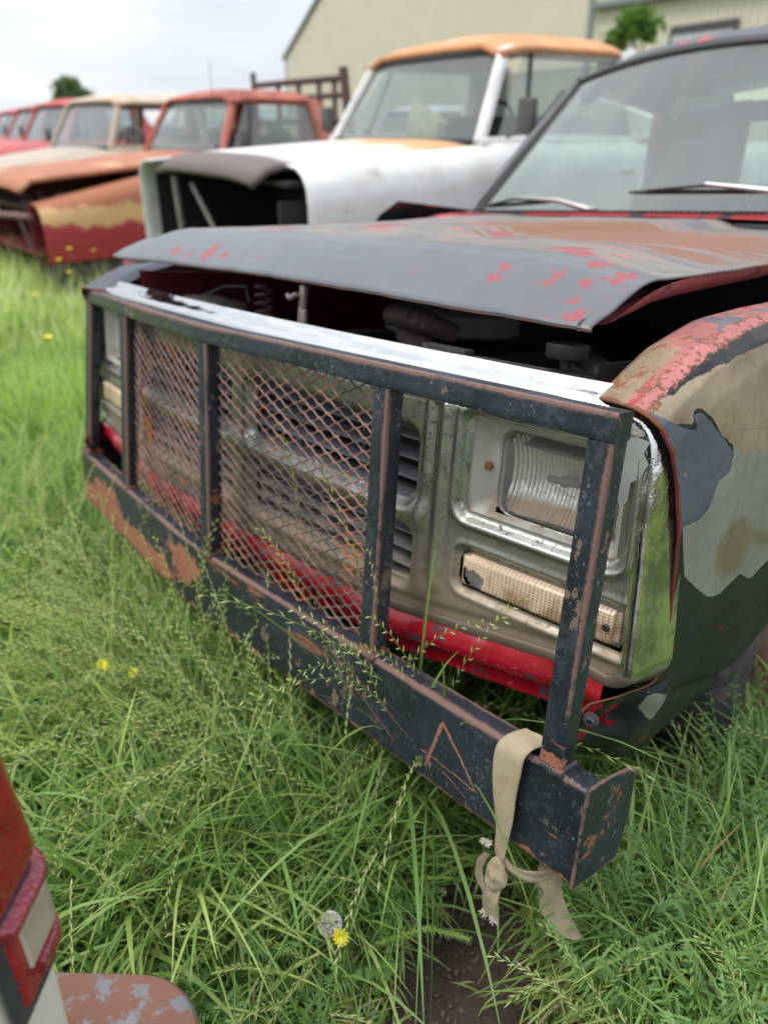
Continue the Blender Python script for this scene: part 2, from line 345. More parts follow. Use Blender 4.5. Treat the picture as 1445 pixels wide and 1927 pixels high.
# expanded metal mesh
def meshmat():
    m = Mat('rusty_expanded_metal', (.27, .15, .12), .85).vary(25, .6, 1.35); m.layer(m.ramp(m.tex(3, 3), .45, .65), (.10, .07, .062), .8)
    m.layer(m.ramp(m.tex(9, 5), .52, .64), (.085, .06, .052), .8)
    m.layer(m.ramp(m.tex(5, 4), .60, .68), (.38, .13, .045), .9)
    m.bump(m.tex(300, 4), .0004); return m.done()
MESHM = meshmat()
def expanded(xa, xb):
    g = MB(); dx, dz = .0254, .0122; z0, z1 = .572, 1.052; ni = int((xb - xa) / dx) + 2; nj = int((z1 - z0) / dz) + 2
    def pt(i, j):
        x = min(max(xa + (i) * dx, xa), xb); z = min(max(z0 + j * dz, z0), z1)
        return Vector((x, gy(x, z) + .030 + .0012 * math.sin(i * 1.3 + j * .7), z + .001 * math.sin(i * .9 + j * .35)))
    for i in range(ni):
        for j in range(nj):
            if (i + j) % 2: continue
            for dj in (-1, 1):
                if not (0 <= j + dj <= nj - 1 and i + 1 <= ni): continue
                a, b = pt(i, j), pt(i + 1, j + dj)
                if (b - a).length < .008: continue
                s_ = 1 if dj > 0 else -1
                a2 = a + Vector((.005, 0, 0)); b2 = b - Vector((.005, 0, 0))
                m1 = a.lerp(b, .25) - Vector((0, 0, s_ * .0012)); m2 = a.lerp(b, .75) + Vector((0, 0, s_ * .0012))
                n_ = Vector((0, -.0018, .0012)); 
                q = []
                path = [a, m1, m2, b]
                W_ = .0014
                for k, p in enumerate(path):
                    d = (b - a).normalized(); sd_ = d.cross(Vector((0, 1, 0))).normalized()
                    tilt = (sd_ + Vector((0, -.55 * s_, 0))).normalized(); t2 = d.cross(tilt).normalized()
                    ww = W_ * (1.5 if k in (0, 3) else 1)
                    q += [p + tilt * ww + t2 * .0012, p - tilt * ww + t2 * .0012, p - tilt * ww - t2 * .0012, p + tilt * ww - t2 * .0012]
                F = [(k * 4 + c, k * 4 + (c + 1) % 4, k * 4 + 4 + (c + 1) % 4, k * 4 + 4 + c) for k in range(3) for c in range(4)]
                g.add(q, F)
    g.build('mesh_panel', MESHM, bguard, smooth=False, sharp=0)
expanded(.0195, .547); expanded(-.547, -.0195)
# bumper channel
g = MB(); zs = [.562, .554, .54, .51, .486, .46, .43, .416, .409]
prof = [(.040, .57, .0), (.034, .57, .006), (.024, .57, .012), (.014, .57, .008), (.006, .5695, 0), (.0022, .5675, 0), (.0003, .564, 0)]
prof += [(0, z, min(.566 - z, z - .404)) for z in zs]
prof += [(.0005, .4055, 0), (.003, .4025, 0), (.008, .401, 0), (.02, .401, .012), (.04, .401, 0), (.04, .407, 0), (.008, .407, .02), (.0062, .41, .02), (.0062, .562, .02), (.009, .5645, .02), (.04, .5645, 0)]
xs = list(np.linspace(-1.010, 1.033, 160))
g.sweep([(x, gy(x, .5) + .0007 * nz1(x), .0006 * nz1(x * 1.7)) for x in xs], prof, (0, 1, 0), (0, 0, 1), cap=False)
def rustf(v):
    x, y, z = v; r = -.05
    r = max(r, .042 - abs(z - (.405 + .03)) * 1.2 - max(0, x + .25) * .5) if x < .2 else r
    r = max(r, .05 - math.hypot((x + .12) * .55, (z - .50)))           # the big patch under the third post
    r = max(r, .03 - math.hypot((x + .75) * .2, (z - .50) - .1 * (x + .75)))
    r = max(r, .002 - abs(z - .402) + (.03 if y > .01 else 0) - .03)
    r = max(r, .010 - math.hypot((x - .97) * .6, z - .408)); r = max(r, .006 - (z - .402))
    # scratched letter A
    def seg(a, b, w): 
        ax, az = a; bx, bz = b; dx_, dz_ = bx - ax, bz - az; t = max(0, min(1, ((x - ax) * dx_ + (z - az) * dz_) / (dx_ * dx_ + dz_ * dz_)))
        return w - math.hypot(x - ax - t * dx_, z - az - t * dz_)
    return r
g.A['rust'] = [rustf(v) for v in g.V]
# right end plate
def plate(x, pts, t=.005):
    n = len(pts); V = []; E = []
    c = (sum(p[0] for p in pts) / n, sum(p[1] for p in pts) / n)
    rings = []
    for dx_, sc, e in ((0, 1.0, 0), (t, 1.0, 0), (t + .0006, .93, .006), (t + .0006, .75, .02), (t + .0006, .3, .05)):
        rings.append([(x + dx_, c[0] + (p[0] - c[0]) * sc, c[1] + (p[1] - c[1]) * sc) for p in pts]); E += [e] * n
    V = [p for r_ in rings for p in r_]; F = [tuple(range(n))]
    for i in range(len(rings) - 1):
        for k in range(n): F.append((i * n + k, i * n + (k + 1) % n, (i + 1) * n + (k + 1) % n, (i + 1) * n + k))
    F.append(tuple((len(rings) - 1) * n + k for k in range(n)))
    g.add(V, F, edge=E, rust=[-.08] * len(V))
plate(1.033, [(-.0015, .5715), (.03, .571), (.07, .5655), (.114, .5555), (.1335, .545), (.137, .45), (.121, .384), (.06, .390), (-.001, .3985)])
plate(-1.016, [(.119, .5715), (.19, .57), (.22, .54), (.22, .45), (.19, .41), (.121, .3985)])
bumper = g.build('bumper', GUARD, truck, sharp=50)
bumper['label'] = 'black steel channel bumper with rust scrapes and a scratched letter A'
# the scratched A: shallow rusty grooves, laid on the face
def scratches():
    g = MB()
    A = [((.765, .533), (.735, .43)), ((.765, .535), (.845, .452)), ((.722, .458), (.765, .456)), ((.765, .456), (.85, .448)), ((.70, .46), (.60, .50)), ((.60, .50), (.44, .535)), ((.52, .50), (.66, .435)), ((.775, .444), (.83, .425))]
    for q, (a, b) in enumerate(A):
        n = 14; wd = .0042 if q < 2 else (.0026 if q < 4 else .0013); Vv = []; Ff = []
        for k in range(n + 1):
            t = k / n; x = lerp(a[0], b[0], t); z = lerp(a[1], b[1], t) + .0018 * nz1(x * 9 + q); dx_, dz_ = b[0] - a[0], b[1] - a[1]; ln = math.hypot(dx_, dz_)
            w_ = wd * (.7 + .45 * nz1(t * 7 + q * 3)) * (.35 if k in (0, n) else 1); nx_, nzz = -dz_ / ln * w_, dx_ / ln * w_
            yy = gy(x, .5) + .0007 * nz1(x) - .0009
            Vv += [(x + nx_, yy, z + nzz), (x - nx_, yy, z - nzz)]
            if k: Ff.append((2 * k - 2, 2 * k - 1, 2 * k + 1, 2 * k))
        g.add(Vv, Ff)
    return g.build('scratched_letter', simple('bare_rust', (.27, .125, .09), .9, vs=90, lo=.6, hi=1.2, bump=.0004), bumper, sharp=0)
scratches()

# ---- grille shell: pressed plate with recesses
def y0(x): return .09 + .07 * x * x
def zbf(x): return .634 + .046 * sst(.45, .97, np.abs(x)) + .012 * x * (np.abs(x) < 2)
def rr(x, z, cx_, cz_, hx, hz, r):
    qx = np.abs(x - cx_) - (hx - r); qz = np.abs(z - cz_) - (hz - r)
    return np.hypot(np.maximum(qx, 0), np.maximum(qz, 0)) + np.minimum(np.maximum(qx, qz), 0) - r
HL = (.806, .948, .146, .096, .028); TS = (.824, .765, .156, .043, .022)
GU = (.3, .912, .268, .076, .03); GL = (.3, .742, .268, .064, .026); LAMP = (.812, .937, .106, .0705, .02)
def plate_field(ax, z):
    dH = rr(ax, z, *HL); dT = rr(ax, z, *TS); dU = rr(ax, z, *GU); dL = rr(ax, z, *GL)
    d = np.zeros_like(ax)
    d -= .007 * np.exp(-((dH - .005) / .006) ** 2)
    d += .010 * (1 - sst(-.012, .001, dH)) + .008 * (1 - sst(-.006, .002, dT)) - .003 * np.exp(-((dT - .005) / .005) ** 2)
    for dd in (dU, dL): d += .022 * (1 - sst(-.016, .006, dd)) + 0 * dd
    d -= .012 * np.exp(-((ax - .628) / .008) ** 2) * sst(.69, .72, z)
    d += .010 * np.exp(-((ax - .60) / .012) ** 2) * sst(.69, .72, z)
    d -= .010 * sst(-.045, 0, np.abs(z - .828) * -1) * (ax < .60) * sst(.60, .575, ax)   # bar between the openings
    d += .012 * sst(.955, .975, ax) + .02 * sst(1.035, 1.055, z)
    d += .006 * sst(.032, .012, z - zbf(ax))
    return d, dH, dT, dU, dL
gx = np.concatenate([np.arange(-.976, .38, .0085), np.arange(.38, .9761, .0040)]); gz = np.arange(.620, 1.0585, .0040)
X, Z = np.meshgrid(gx, gz, indexing='ij'); AX = np.abs(X)
D, dH, dT, dU, dL = plate_field(AX, Z)
Y = y0(X) + D
keep = ~((dH < -.013) | (dT < -.008) | (dU < -.014) | (dL < -.014) | (Z < zbf(X)))
nX, nZ = X.shape; idx = np.arange(nX * nZ).reshape(nX, nZ)
F = np.stack([idx[:-1, :-1], idx[1:, :-1], idx[1:, 1:], idx[:-1, 1:]], -1).reshape(-1, 4)
kf = keep.ravel()[F].any(axis=1) & ~(Z < zbf(X) - .003).ravel()[F].any(axis=1); F = F[kf]
X = X + np.sign(X) * sst(.88, .976, np.abs(X)) * (.006 + .024 * (1.055 - Z) / .385)
V = tw(np.stack([X, Y, Z], -1))
shell = mesh('grille_shell', V, F, CHROMED, truck)
shell['label'] = 'dull chrome grille shell caked with brown dust'
# outer bright surround
def surround():
    g = MB(); path = []; R_ = .06
    def hwz(z): return lerp(1.0, .965, (z - .675) / .38)
    pts = []
    def arc(cx_, cz_, r, t0, t1, n):
        return [(cx_ + r * math.cos(math.radians(lerp(t0, t1, k / n))), cz_ + r * math.sin(math.radians(lerp(t0, t1, k / n)))) for k in range(n + 1)]
    zb, zt = .668, 1.055
    base = [(x, float(zbf(x)) - .004) for x in np.linspace(-.9, .93, 60)] + arc(.994 - .035, zb + .048, .035, -90, 0, 8)[1:]
    base += [(lerp(.994, .970, (z - .71) / .29), z) for z in np.linspace(.71, 1.0, 40)][1:]
    base += arc(.970 - .055, 1.0, .055, 0, 90, 14)[1:] + [(x, zt) for x in np.linspace(.90, -.90, 90)][1:]
    base += arc(-.970 + .055, 1.0, .055, 90, 180, 14)[1:] + [(-lerp(.994, .970, (z - .71) / .29), z) for z in np.linspace(1.0, .71, 40)][1:] + arc(-.994 + .035, zb + .035, .035, 180, 270, 8)[1:]
    n = len(base); V = []; prof = [(-.012, .016), (-.010, -.001), (-.004, -.006), (.004, -.007), (.012, -.004), (.015, -.001), (.018, .010), (.020, .030), (.022, .055), (.025, .085), (.029, .112)]
    for i, (x, z) in enumerate(base):
        x2, z2 = base[(i + 1) % n]; x1, z1 = base[i - 1]; tx, tz = x2 - x1, z2 - z1; l = math.hypot(tx, tz); nx_, nz_ = tz / l, -tx / l
        top = max(0, nz_); bot = max(0, -nz_); dep = float(np.interp(z, [.67, .776, .895, .98, 1.03, 1.06], [.78, .74, .68, .60, .42, .38])) * (1 - .6 * bot ** 2); ext = 1 + .95 * float(sst(.30, 1.0, top)) - .3 * bot ** 2
        dent = .0015 * nz1(x * 2.1 + z) + (.004 * math.exp(-((x - .62) / .03) ** 2) if top > .9 else 0)
        for (o_, d_) in prof:
            zz = z + nz_ * (o_ * ext); V.append((x + nx_ * o_ * ext, y0(x) + d_ * dep + dent, zz))
    m = len(prof); F = [(i * m + k, ((i + 1) % n) * m + k, ((i + 1) % n) * m + k + 1, i * m + k + 1) for i in range(n) for k in range(m - 1)]
    g.add(V, F); twm(g); return g.build('chrome_surround', SURR, truck, sharp=0)
surround()
# peeled patch of chrome at the upper right corner, scuff tape on top
def peeled():
    P = [(.930, 1.048), (.955, 1.056), (.972, 1.052), (.967, 1.035), (.975, 1.022), (.968, 1.0), (.957, .992), (.957, .965), (.949, .952), (.937, .975), (.928, 1.0), (.935, 1.02)]
    g = MB(); V = []; 
    for (x, z) in P: V.append((x, y0(x) - .0095 + .25 * max(0, x - .955), z))
    g.add(V, [tuple(range(len(V)))]); twm(g); g.build('peeled_chrome_patch', simple('bare_grey_plastic', (.30, .32, .30), .5), shell, sharp=0)
peeled()
# radiator support strip behind the surround
g = MB()
for (a, b) in ((-.93, .93),):
    xs_ = np.linspace(a, b, 90)
    g.grid([[(x, y0(x) + dy_, z_ + .0012 * nz1(x * 4 + dy_ * 90)) for (dy_, z_) in ((.036, 1.088), (.04, 1.104), (.052, 1.110), (.066, 1.107), (.074, 1.09), (.076, .98))] for x in xs_])
m = Mat('sooty_brown_metal', (.03, .024, .022), .75); m.layer(m.ramp(m.tex(40, 7, .7), .52, .62), (.085, .05, .04), .85); m.bump(m.tex(120, 5), .001)
SOOT = m.done(); twm(g); g.build('radiator_support', SOOT, truck)
# bezels
BEZ = Mat('dusty_ivory_plastic', (.47, .46, .41), .45).vary(9, .82, 1.08); BEZ.layer(BEZ.ramp(BEZ.math('ADD', BEZ.tex(16, 6), BEZ.math('MULTIPLY', BEZ.math('SUBTRACT', .93, BEZ.pos('Z')), 1.4)), .52, .78), (.33, .25, .17), .7)
BEZ.bump(BEZ.tex(200, 4), .0002); BEZ = BEZ.done()
def field_patch(name, fx, cx_, cz_, hx, hz, holef, mat, par, st=.003, sgn=1):
    gx = np.arange(cx_ - hx, cx_ + hx + st, st); gz = np.arange(cz_ - hz, cz_ + hz + st, st)
    X, Z = np.meshgrid(gx, gz, indexing='ij'); Yd, kp = fx(X, Z); Y = y0(X) + Yd
    nX, nZ = X.shape; idx = np.arange(nX * nZ).reshape(nX, nZ); F = np.stack([idx[:-1, :-1], idx[1:, :-1], idx[1:, 1:], idx[:-1, 1:]], -1).reshape(-1, 4)
    F = F[kp.ravel()[F].all(axis=1)]
    if sgn < 0: F = F[:, ::-1]
    return mesh(name, tw(np.stack([X * sgn, Y, Z], -1)), F, mat, par)
def bez(X, Z):
    dH = rr(X, Z, *HL); dl = rr(X, Z, *LAMP); t = sst(0, 1, np.clip(-(dH + .006) / .030, 0, 1))
    return .012 + .034 * t + .010 * (1 - sst(0, .004, dl)), (dH < -.004) & (dl > -.0035)
LENSG = glass('ribbed_lamp_glass', (.99, .98, .95), .22, .05, (.92, .92, .88))  # whitish film here is brightness painted into the lens to lift the headlight
t_ = LENSG.node_tree
wv = t_.nodes.new('ShaderNodeTexWave'); wv.inputs['Scale'].default_value = 88; tcx = t_.nodes.new('ShaderNodeTexCoord'); t_.links.new(tcx.outputs['Object'], wv.inputs['Vector'])
wz = t_.nodes.new('ShaderNodeTexWave'); wz.bands_direction = 'Z'; wz.inputs['Scale'].default_value = 9; t_.links.new(tcx.outputs['Object'], wz.inputs['Vector'])
ad = t_.nodes.new('ShaderNodeMath'); ad.operation = 'MULTIPLY'; t_.links.new(wv.outputs['Fac'], ad.inputs[0]); t_.links.new(wz.outputs['Fac'], ad.inputs[1])
bp = t_.nodes.new('ShaderNodeBump'); bp.inputs['Distance'].default_value = .004; ad.operation = 'MULTIPLY_ADD'; ad.inputs[1].default_value = 1; wz.inputs['Scale'].default_value = 20; bp.inputs['Distance'].default_value = .004
t_.links.new(wv.outputs['Fac'], bp.inputs['Height'])
for nn in t_.nodes:
    if nn.type in ('BSDF_GLOSSY', 'BSDF_DIFFUSE'): t_.links.new(bp.outputs[0], nn.inputs['Normal'])
m = Mat('lamp_reflector', (.95, .94, .90), .18, .9); m.bump(m.wave(44, 'X'), .003, .6); m.bump(m.tex(16, 4), .012, .6)
m.layer(m.ramp(m.math('ADD', m.pos('Z'), m.math('MULTIPLY', m.tex(20, 5), .03)), .905, .89), (.50, .34, .2), .5, .5)
REFL = m.done()
TSM = Mat('faded_amber_plastic', (.84, .62, .44), .18, 0, .6, .6)
TSM.bump(TSM.wave(42, 'X'), .0035, 1.).bump(TSM.wave(62, 'Z'), .0008, .5); TSM.layer(TSM.math('MULTIPLY', TSM.math('MULTIPLY', TSM.ramp(TSM.wave(42, 'X'), .55, .1), .6), TSM.ramp(TSM.pos('X'), .70, .78)), (.50, .41, .33)); TSM.vary(10, .85, 1.1)
TSM.layer(TSM.ramp(TSM.math('ADD', TSM.tex(18, 5), TSM.math('MULTIPLY', TSM.math('SUBTRACT', .78, TSM.pos('Z')), 3.)), .5, .75), (.36, .22, .12), .6)
TSM.p.inputs['Subsurface Weight'].default_value = 0; TSM = TSM.done()
MAROON = simple('dark_maroon_paint', (.05, .008, .012), .5)  # dark maroon paint of the headlight bucket
for sgn in (1, -1):
    bz = field_patch('headlight_bezel', bez, HL[0], HL[1], HL[2], HL[3], None, BEZ, truck, .003, sgn)
    # backing box behind the bezel
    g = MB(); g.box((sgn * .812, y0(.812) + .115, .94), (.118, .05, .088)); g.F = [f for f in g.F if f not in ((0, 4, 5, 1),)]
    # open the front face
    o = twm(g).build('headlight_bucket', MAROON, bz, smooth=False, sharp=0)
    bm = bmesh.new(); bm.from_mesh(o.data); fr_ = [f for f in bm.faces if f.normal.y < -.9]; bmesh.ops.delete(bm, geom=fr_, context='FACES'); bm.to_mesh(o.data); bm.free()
    # sealed beam lamp
    def lens(X, Z):
        dl = rr(X, Z, LAMP[0], LAMP[1], .1015, .0715, .017)
        return .034 + .02 * (1 - sst(0, .012, -dl)) - .006 * np.cos((X - LAMP[0]) * 14) * np.cos((Z - LAMP[1]) * 18), dl < .0
    hl = field_patch('headlight', lens, LAMP[0], LAMP[1], .1015, .0715, None, LENSG, truck, .0025, sgn)
    hl['label'] = 'rectangular sealed beam headlight behind ribbed glass'
    def refl(X, Z):
        dl = rr(X, Z, LAMP[0], LAMP[1], .102, .072, .018); q = ((X - LAMP[0]) / .1) ** 2 * .5 + ((Z - LAMP[1]) / .07) ** 2 * .5
        return .058 + .045 * (1 - q), dl < .0
    field_patch('reflector', refl, LAMP[0], LAMP[1], .102, .072, None, REFL, hl, .0035, sgn)
    g = MB(); g.tube([(sgn * .782, y0(.8) + .07, .94), (sgn * .842, y0(.8) + .07, .945)], .006, 10); g.tube([(sgn * .812, y0(.8) + .07, .942), (sgn * .812, y0(.8) + .10, .942)], .01, 10)
    twm(g).build('filament_shield', GREYM, hl)
    g = MB()                                 # retaining rim round the lamp
    pr_ = []
    for k in range(60):
        t = 2 * math.pi * k / 60; c_, s_ = math.cos(t), math.sin(t); e = .28
        pr_.append((LAMP[0] + .1025 * abs(c_) ** e * (1 if c_ > 0 else -1), LAMP[1] + .0725 * abs(s_) ** e * (1 if s_ > 0 else -1)))
    pr_.append(pr_[0]); g.tube([(sgn * x, y0(x) + .0485, z) for (x, z) in pr_], .0028, 6, False)
    twm(g).build('lamp_rim', CHROMED, hl)
    # turn signal
    def ts(X, Z):
        dl = rr(X, Z, TS[0], TS[1], .147, .0355, .014)
        hole = (sdpoly(X, Z, [(.694, .772), (.700, .764), (.712, .770), (.733, .762), (.731, .745), (.722, .738), (.705, .742), (.694, .750)]) > 0) if sgn > 0 else np.zeros(X.shape, bool)
        return -.002 + .018 * (1 - sst(0, .016, -dl)) ** 1.5, (dl < 0) & ~hole
    tsg = field_patch('turn_signal', ts, TS[0], TS[1], .147, .0355, None, TSM, truck, .0025, sgn)
    tsg['label'] = 'faded amber turn signal lens' + (' with a broken hole' if sgn > 0 else '')
    def tsb(X, Z):
        dl = rr(X, Z, TS[0], TS[1], .152, .039, .014); return .03 + 0 * X, dl < .002
    field_patch('lamp_housing', tsb, TS[0], TS[1], .153, .040, None, simple('silvered_housing', (.80, .78, .73), .55, 0.), tsg, .006, sgn)
    g = MB(); g.lathe((sgn * .955, y0(.95) - .001, .765), (0, -1, 0), [(.006, 0), (.006, .002), (.0045, .0035), (0, .0035)], 14); twm(g).build('screw', RUBBER, tsg); g = MB()
    g.lathe((sgn * .69, y0(.69) + .003, .80), (0, -1, 0), [(.006, 0), (.006, .002), (.0045, .0035), (0, .0035)], 14)
    twm(g).build('screw', RUBBER, tsg)
    g = MB(); g.lathe((sgn * .692, y0(.69) + .035, .943), (0, -1, 0), [(.007, -.004), (.007, .002), (.004, .0035), (0, .003)], 14)
    twm(g).build('screw', simple('rusty_screw', RUST, .8), bz)
# louvres behind the grille openings
LOUV = Mat('grey_plastic_louvre', (.085, .092, .105), .42).vary(12, .75, 1.25); LOUV.layer(LOUV.ramp(LOUV.math('ADD', LOUV.tex(18, 6), LOUV.math('MULTIPLY', LOUV.math('SUBTRACT', .83, LOUV.pos('Z')), 1.6)), .5, .8), (.20, .17, .135), .8); LOUV.bump(LOUV.tex(90, 5), .0006); LOUV = LOUV.done()
for sgn in (1, -1):
    for (zc_, n_, pit) in ((GU[1], 4, .0365), (GL[1], 4, .0325)):
        for k in range(n_):
            z = zc_ + (k - (n_ - 1) / 2) * pit; g = MB(); xs_ = np.linspace(.022, .578, 16)
            g.grid([[(sgn * x, y0(x) + dy_, z + dz_) for (dy_, dz_) in ((.016, -.010), (.013, -.0085), (.014, -.006), (.040, .006), (.043, .006), (.042, .003), (.020, -.008), (.016, -.010))] for x in xs_])
            twm(g).build('grille_louvre', LOUV, truck)
    for xv in (.19, .39):
        g = MB(); g.box((sgn * xv, y0(xv) + .046, .835), (.004, .008, .145), bev=.001); twm(g).build('grille_strut', LOUV, truck)
# dark radiator core behind the grille
g = MB(); g.box((0, .24, .86), (.60, .02, .21)); m = Mat('radiator_fins', (.016, .016, .017), .7); m.bump(m.wave(90, 'Z'), .002); RAD = m.done()
twm(g).build('radiator', RAD, truck, smooth=False, sharp=0)
# red valance
g = MB(); xs_ = np.linspace(-.975, .965, 150)
G_ = []
for x in xs_:
    zo_ = float(zbf(x)) - .672; wv_ = .004 * nz1(x * 1.4) + (.012 * math.exp(-((x - .9) / .06) ** 2)); b = y0(x)
    pr2 = [(.045, .668), (.012, .664), (.0, .657), (-.006, .645), (-.008, .628), (-.004, .613), (.004, .604), (.016, .598), (.022, .592), (.022, .57), (.03, .562), (.12, .55)]
    G_.append([(x, b + dy_ + wv_ * (1 if k > 2 else 0), z_ + zo_ + .3 * wv_) for k, (dy_, z_) in enumerate(pr2)])
g.grid(G_); twm(g); val = g.build('valance', REDP, truck); val['label'] = 'red valance panel with paint flaking to grey'
# ---- fenders
BLUE_ = [(0.087, 1.098), (0.12, 1.075), (0.164, 1.056), (0.197, 1.052), (0.185, 1.072), (0.203, 1.074), (0.236, 1.055), (0.266, 1.036), (0.31, 1.007), (0.313, 0.982), (0.276, 0.967), (0.265, 0.932), (0.238, 0.916), (0.197, 0.916), (0.191, 0.906), (0.164, 0.90), (0.10, 0.90), (0.06, 1.057)]
PRIM_ = [(0.185, 0.925), (0.222, 0.829), (0.269, 0.799), (0.316, 0.772), (0.362, 0.763), (0.402, 0.776), (0.429, 0.783), (0.483, 0.759), (0.573, 0.783), (.9, .80), (1.4, .9), (1.4, 1.02), (0.9, 1.03), (0.448, 1.03), (0.302, 1.04), (0.315, 0.998), (0.276, 0.967), (0.251, 0.926), (0.206, 0.915)]
TAN_ = [(0.105, 1.085), (0.14, 1.064), (0.187, 1.058), (0.188, 1.08), (0.206, 1.08), (0.24, 1.06), (0.27, 1.036), (.35, 1.0), (0.45, 0.995), (1.5, 1.0), (1.5, 1.2), (0.5, 1.175), (0.38, 1.158), (0.26, 1.135), (.2, 1.118), (.15, 1.095)]
LOWP_ = [(0.197, 0.638), (0.31, 0.598), (0.316, 0.586), (0.274, 0.58), (0.25, 0.561), (.225, .575), (.2, .60)]
def fender_mat():
    m = Mat('patchy_fender_paint', (.014, .017, .019), .38, 0, .2, 0.)
    m.vary(5, .8, 1.3)
    m.layer(m.ramp(m.tex(120, 6, .7, (1, .3, 2)), .66, .7), (.10, .12, .12), .5)
    rp_ = m.sdm('redp', 60, .03); m.layer(rp_, (.27, .008, .025), .4)
    pr = m.sdm('prim', 22, .012, .0008); m.layer(pr, (.205, .215, .18), .5)
    st = m.math('MULTIPLY', m.sdm('stain', 12, .05, .012), pr); m.layer(m.math('MULTIPLY', st, .75), (.16, .125, .06), .5)
    tn = m.sdm('tan', 22, .012, .0008); m.layer(tn, (.29, .235, .16), .55)
    m.layer(m.math('MULTIPLY', tn, m.ramp(m.tex(7, 6, .6), .45, .68)), (.22, .16, .095), .6)
    bl = m.sdm('blue', 22, .012, .0008); m.layer(bl, (.085, .10, .13), .4)
    # crown: primer, pink, red, rust in layers
    cr_ = m.sdm('crown', 20, .02, .002)
    m.layer(cr_, (.10, .115, .145), .5)
    gate = m.attr('cg')
    c1 = m.math('MULTIPLY', cr_, m.ramp(m.math('ADD', m.tex(11, 8, .72), gate), .46, .49)); m.layer(c1, (.34, .125, .11), .65)
    c2 = m.math('MULTIPLY', cr_, m.ramp(m.math('ADD', m.tex(19, 8, .72), m.math('MULTIPLY', gate, .6)), .60, .62)); m.layer(c2, (.21, .095, .06), .8)
    c3 = m.math('MULTIPLY', cr_, m.ramp(m.math('ADD', m.tex(15, 7, .65), m.math('MULTIPLY', gate, .3)), .62, .635)); m.layer(c3, (.36, .03, .05), .45)
    fr_ = m.sdm('front', 25, .02, .004); m.layer(fr_, (.24, .18, .115), .75); m.layer(m.math('MULTIPLY', fr_, m.ramp(m.tex(28, 6), .52, .60)), (.20, .085, .045), .85)
    m.layer(m.math('MULTIPLY', m.ramp(m.tex(9, 8, .7, (1, 1, .35)), .5, .72), .35), (.16, .14, .10), .7)
    m.layer(m.ramp(m.math('ADD', m.vor(60), m.math('MULTIPLY', m.tex(6, 4), .12)), .105, .09), (.12, .07, .045), .85)
    m.layer(m.ramp(m.tex(75, 8, .75, (1, .12, 1.6)), .68, .70), (.045, .05, .05), .6)
    rd = m.attr('ridge'); m.layer(m.math('MULTIPLY', m.ramp(m.math('ADD', m.tex(75, 7, .75), m.math('MULTIPLY', rd, .30)), .66, .72), m.math('GREATER_THAN', rd, .08)), (.19, .085, .05), .9)
    m.layer(m.math('MULTIPLY', m.ramp(m.math('ADD', m.tex(40, 7, .75), m.math('MULTIPLY', rd, .18)), .62, .66), m.math('GREATER_THAN', rd, .5)), (.42, .16, .15), .7)
    m.layer(m.math('MULTIPLY', cr_, m.ramp(m.tex(95, 6, .75), .57, .61)), (.20, .10, .065), .85)
    ed = m.math('ADD', m.attr('fedge'), m.math('MULTIPLY', m.math('SUBTRACT', m.tex(35, 7, .7), .5), .03)); em = m.ramp(ed, .0095, .006)
    m.layer(em, (.17, .065, .035), .9)
    sp = m.vor(26); m.layer(m.math('MULTIPLY', m.math('ADD', bl, pr, True), m.ramp(sp, .085, .07)), (.30, .20, .11), .8)
    m.vary(8, .80, 1.14, (1, 1, .6)).vary(45, .90, 1.08)
    m.bump(m.math('ADD', m.math('MULTIPLY', pr, -.5), m.math('ADD', m.math('MULTIPLY', bl, .5), m.math('MULTIPLY', em, .4))), .0008)
    m.bump(m.tex(5, 4), .012, .4).bump(m.math('MULTIPLY', m.tex(150, 6, .7), m.math('ADD', em, m.math('MULTIPLY', cr_, .5))), .001)
    return m.done()
FEND = fender_mat()
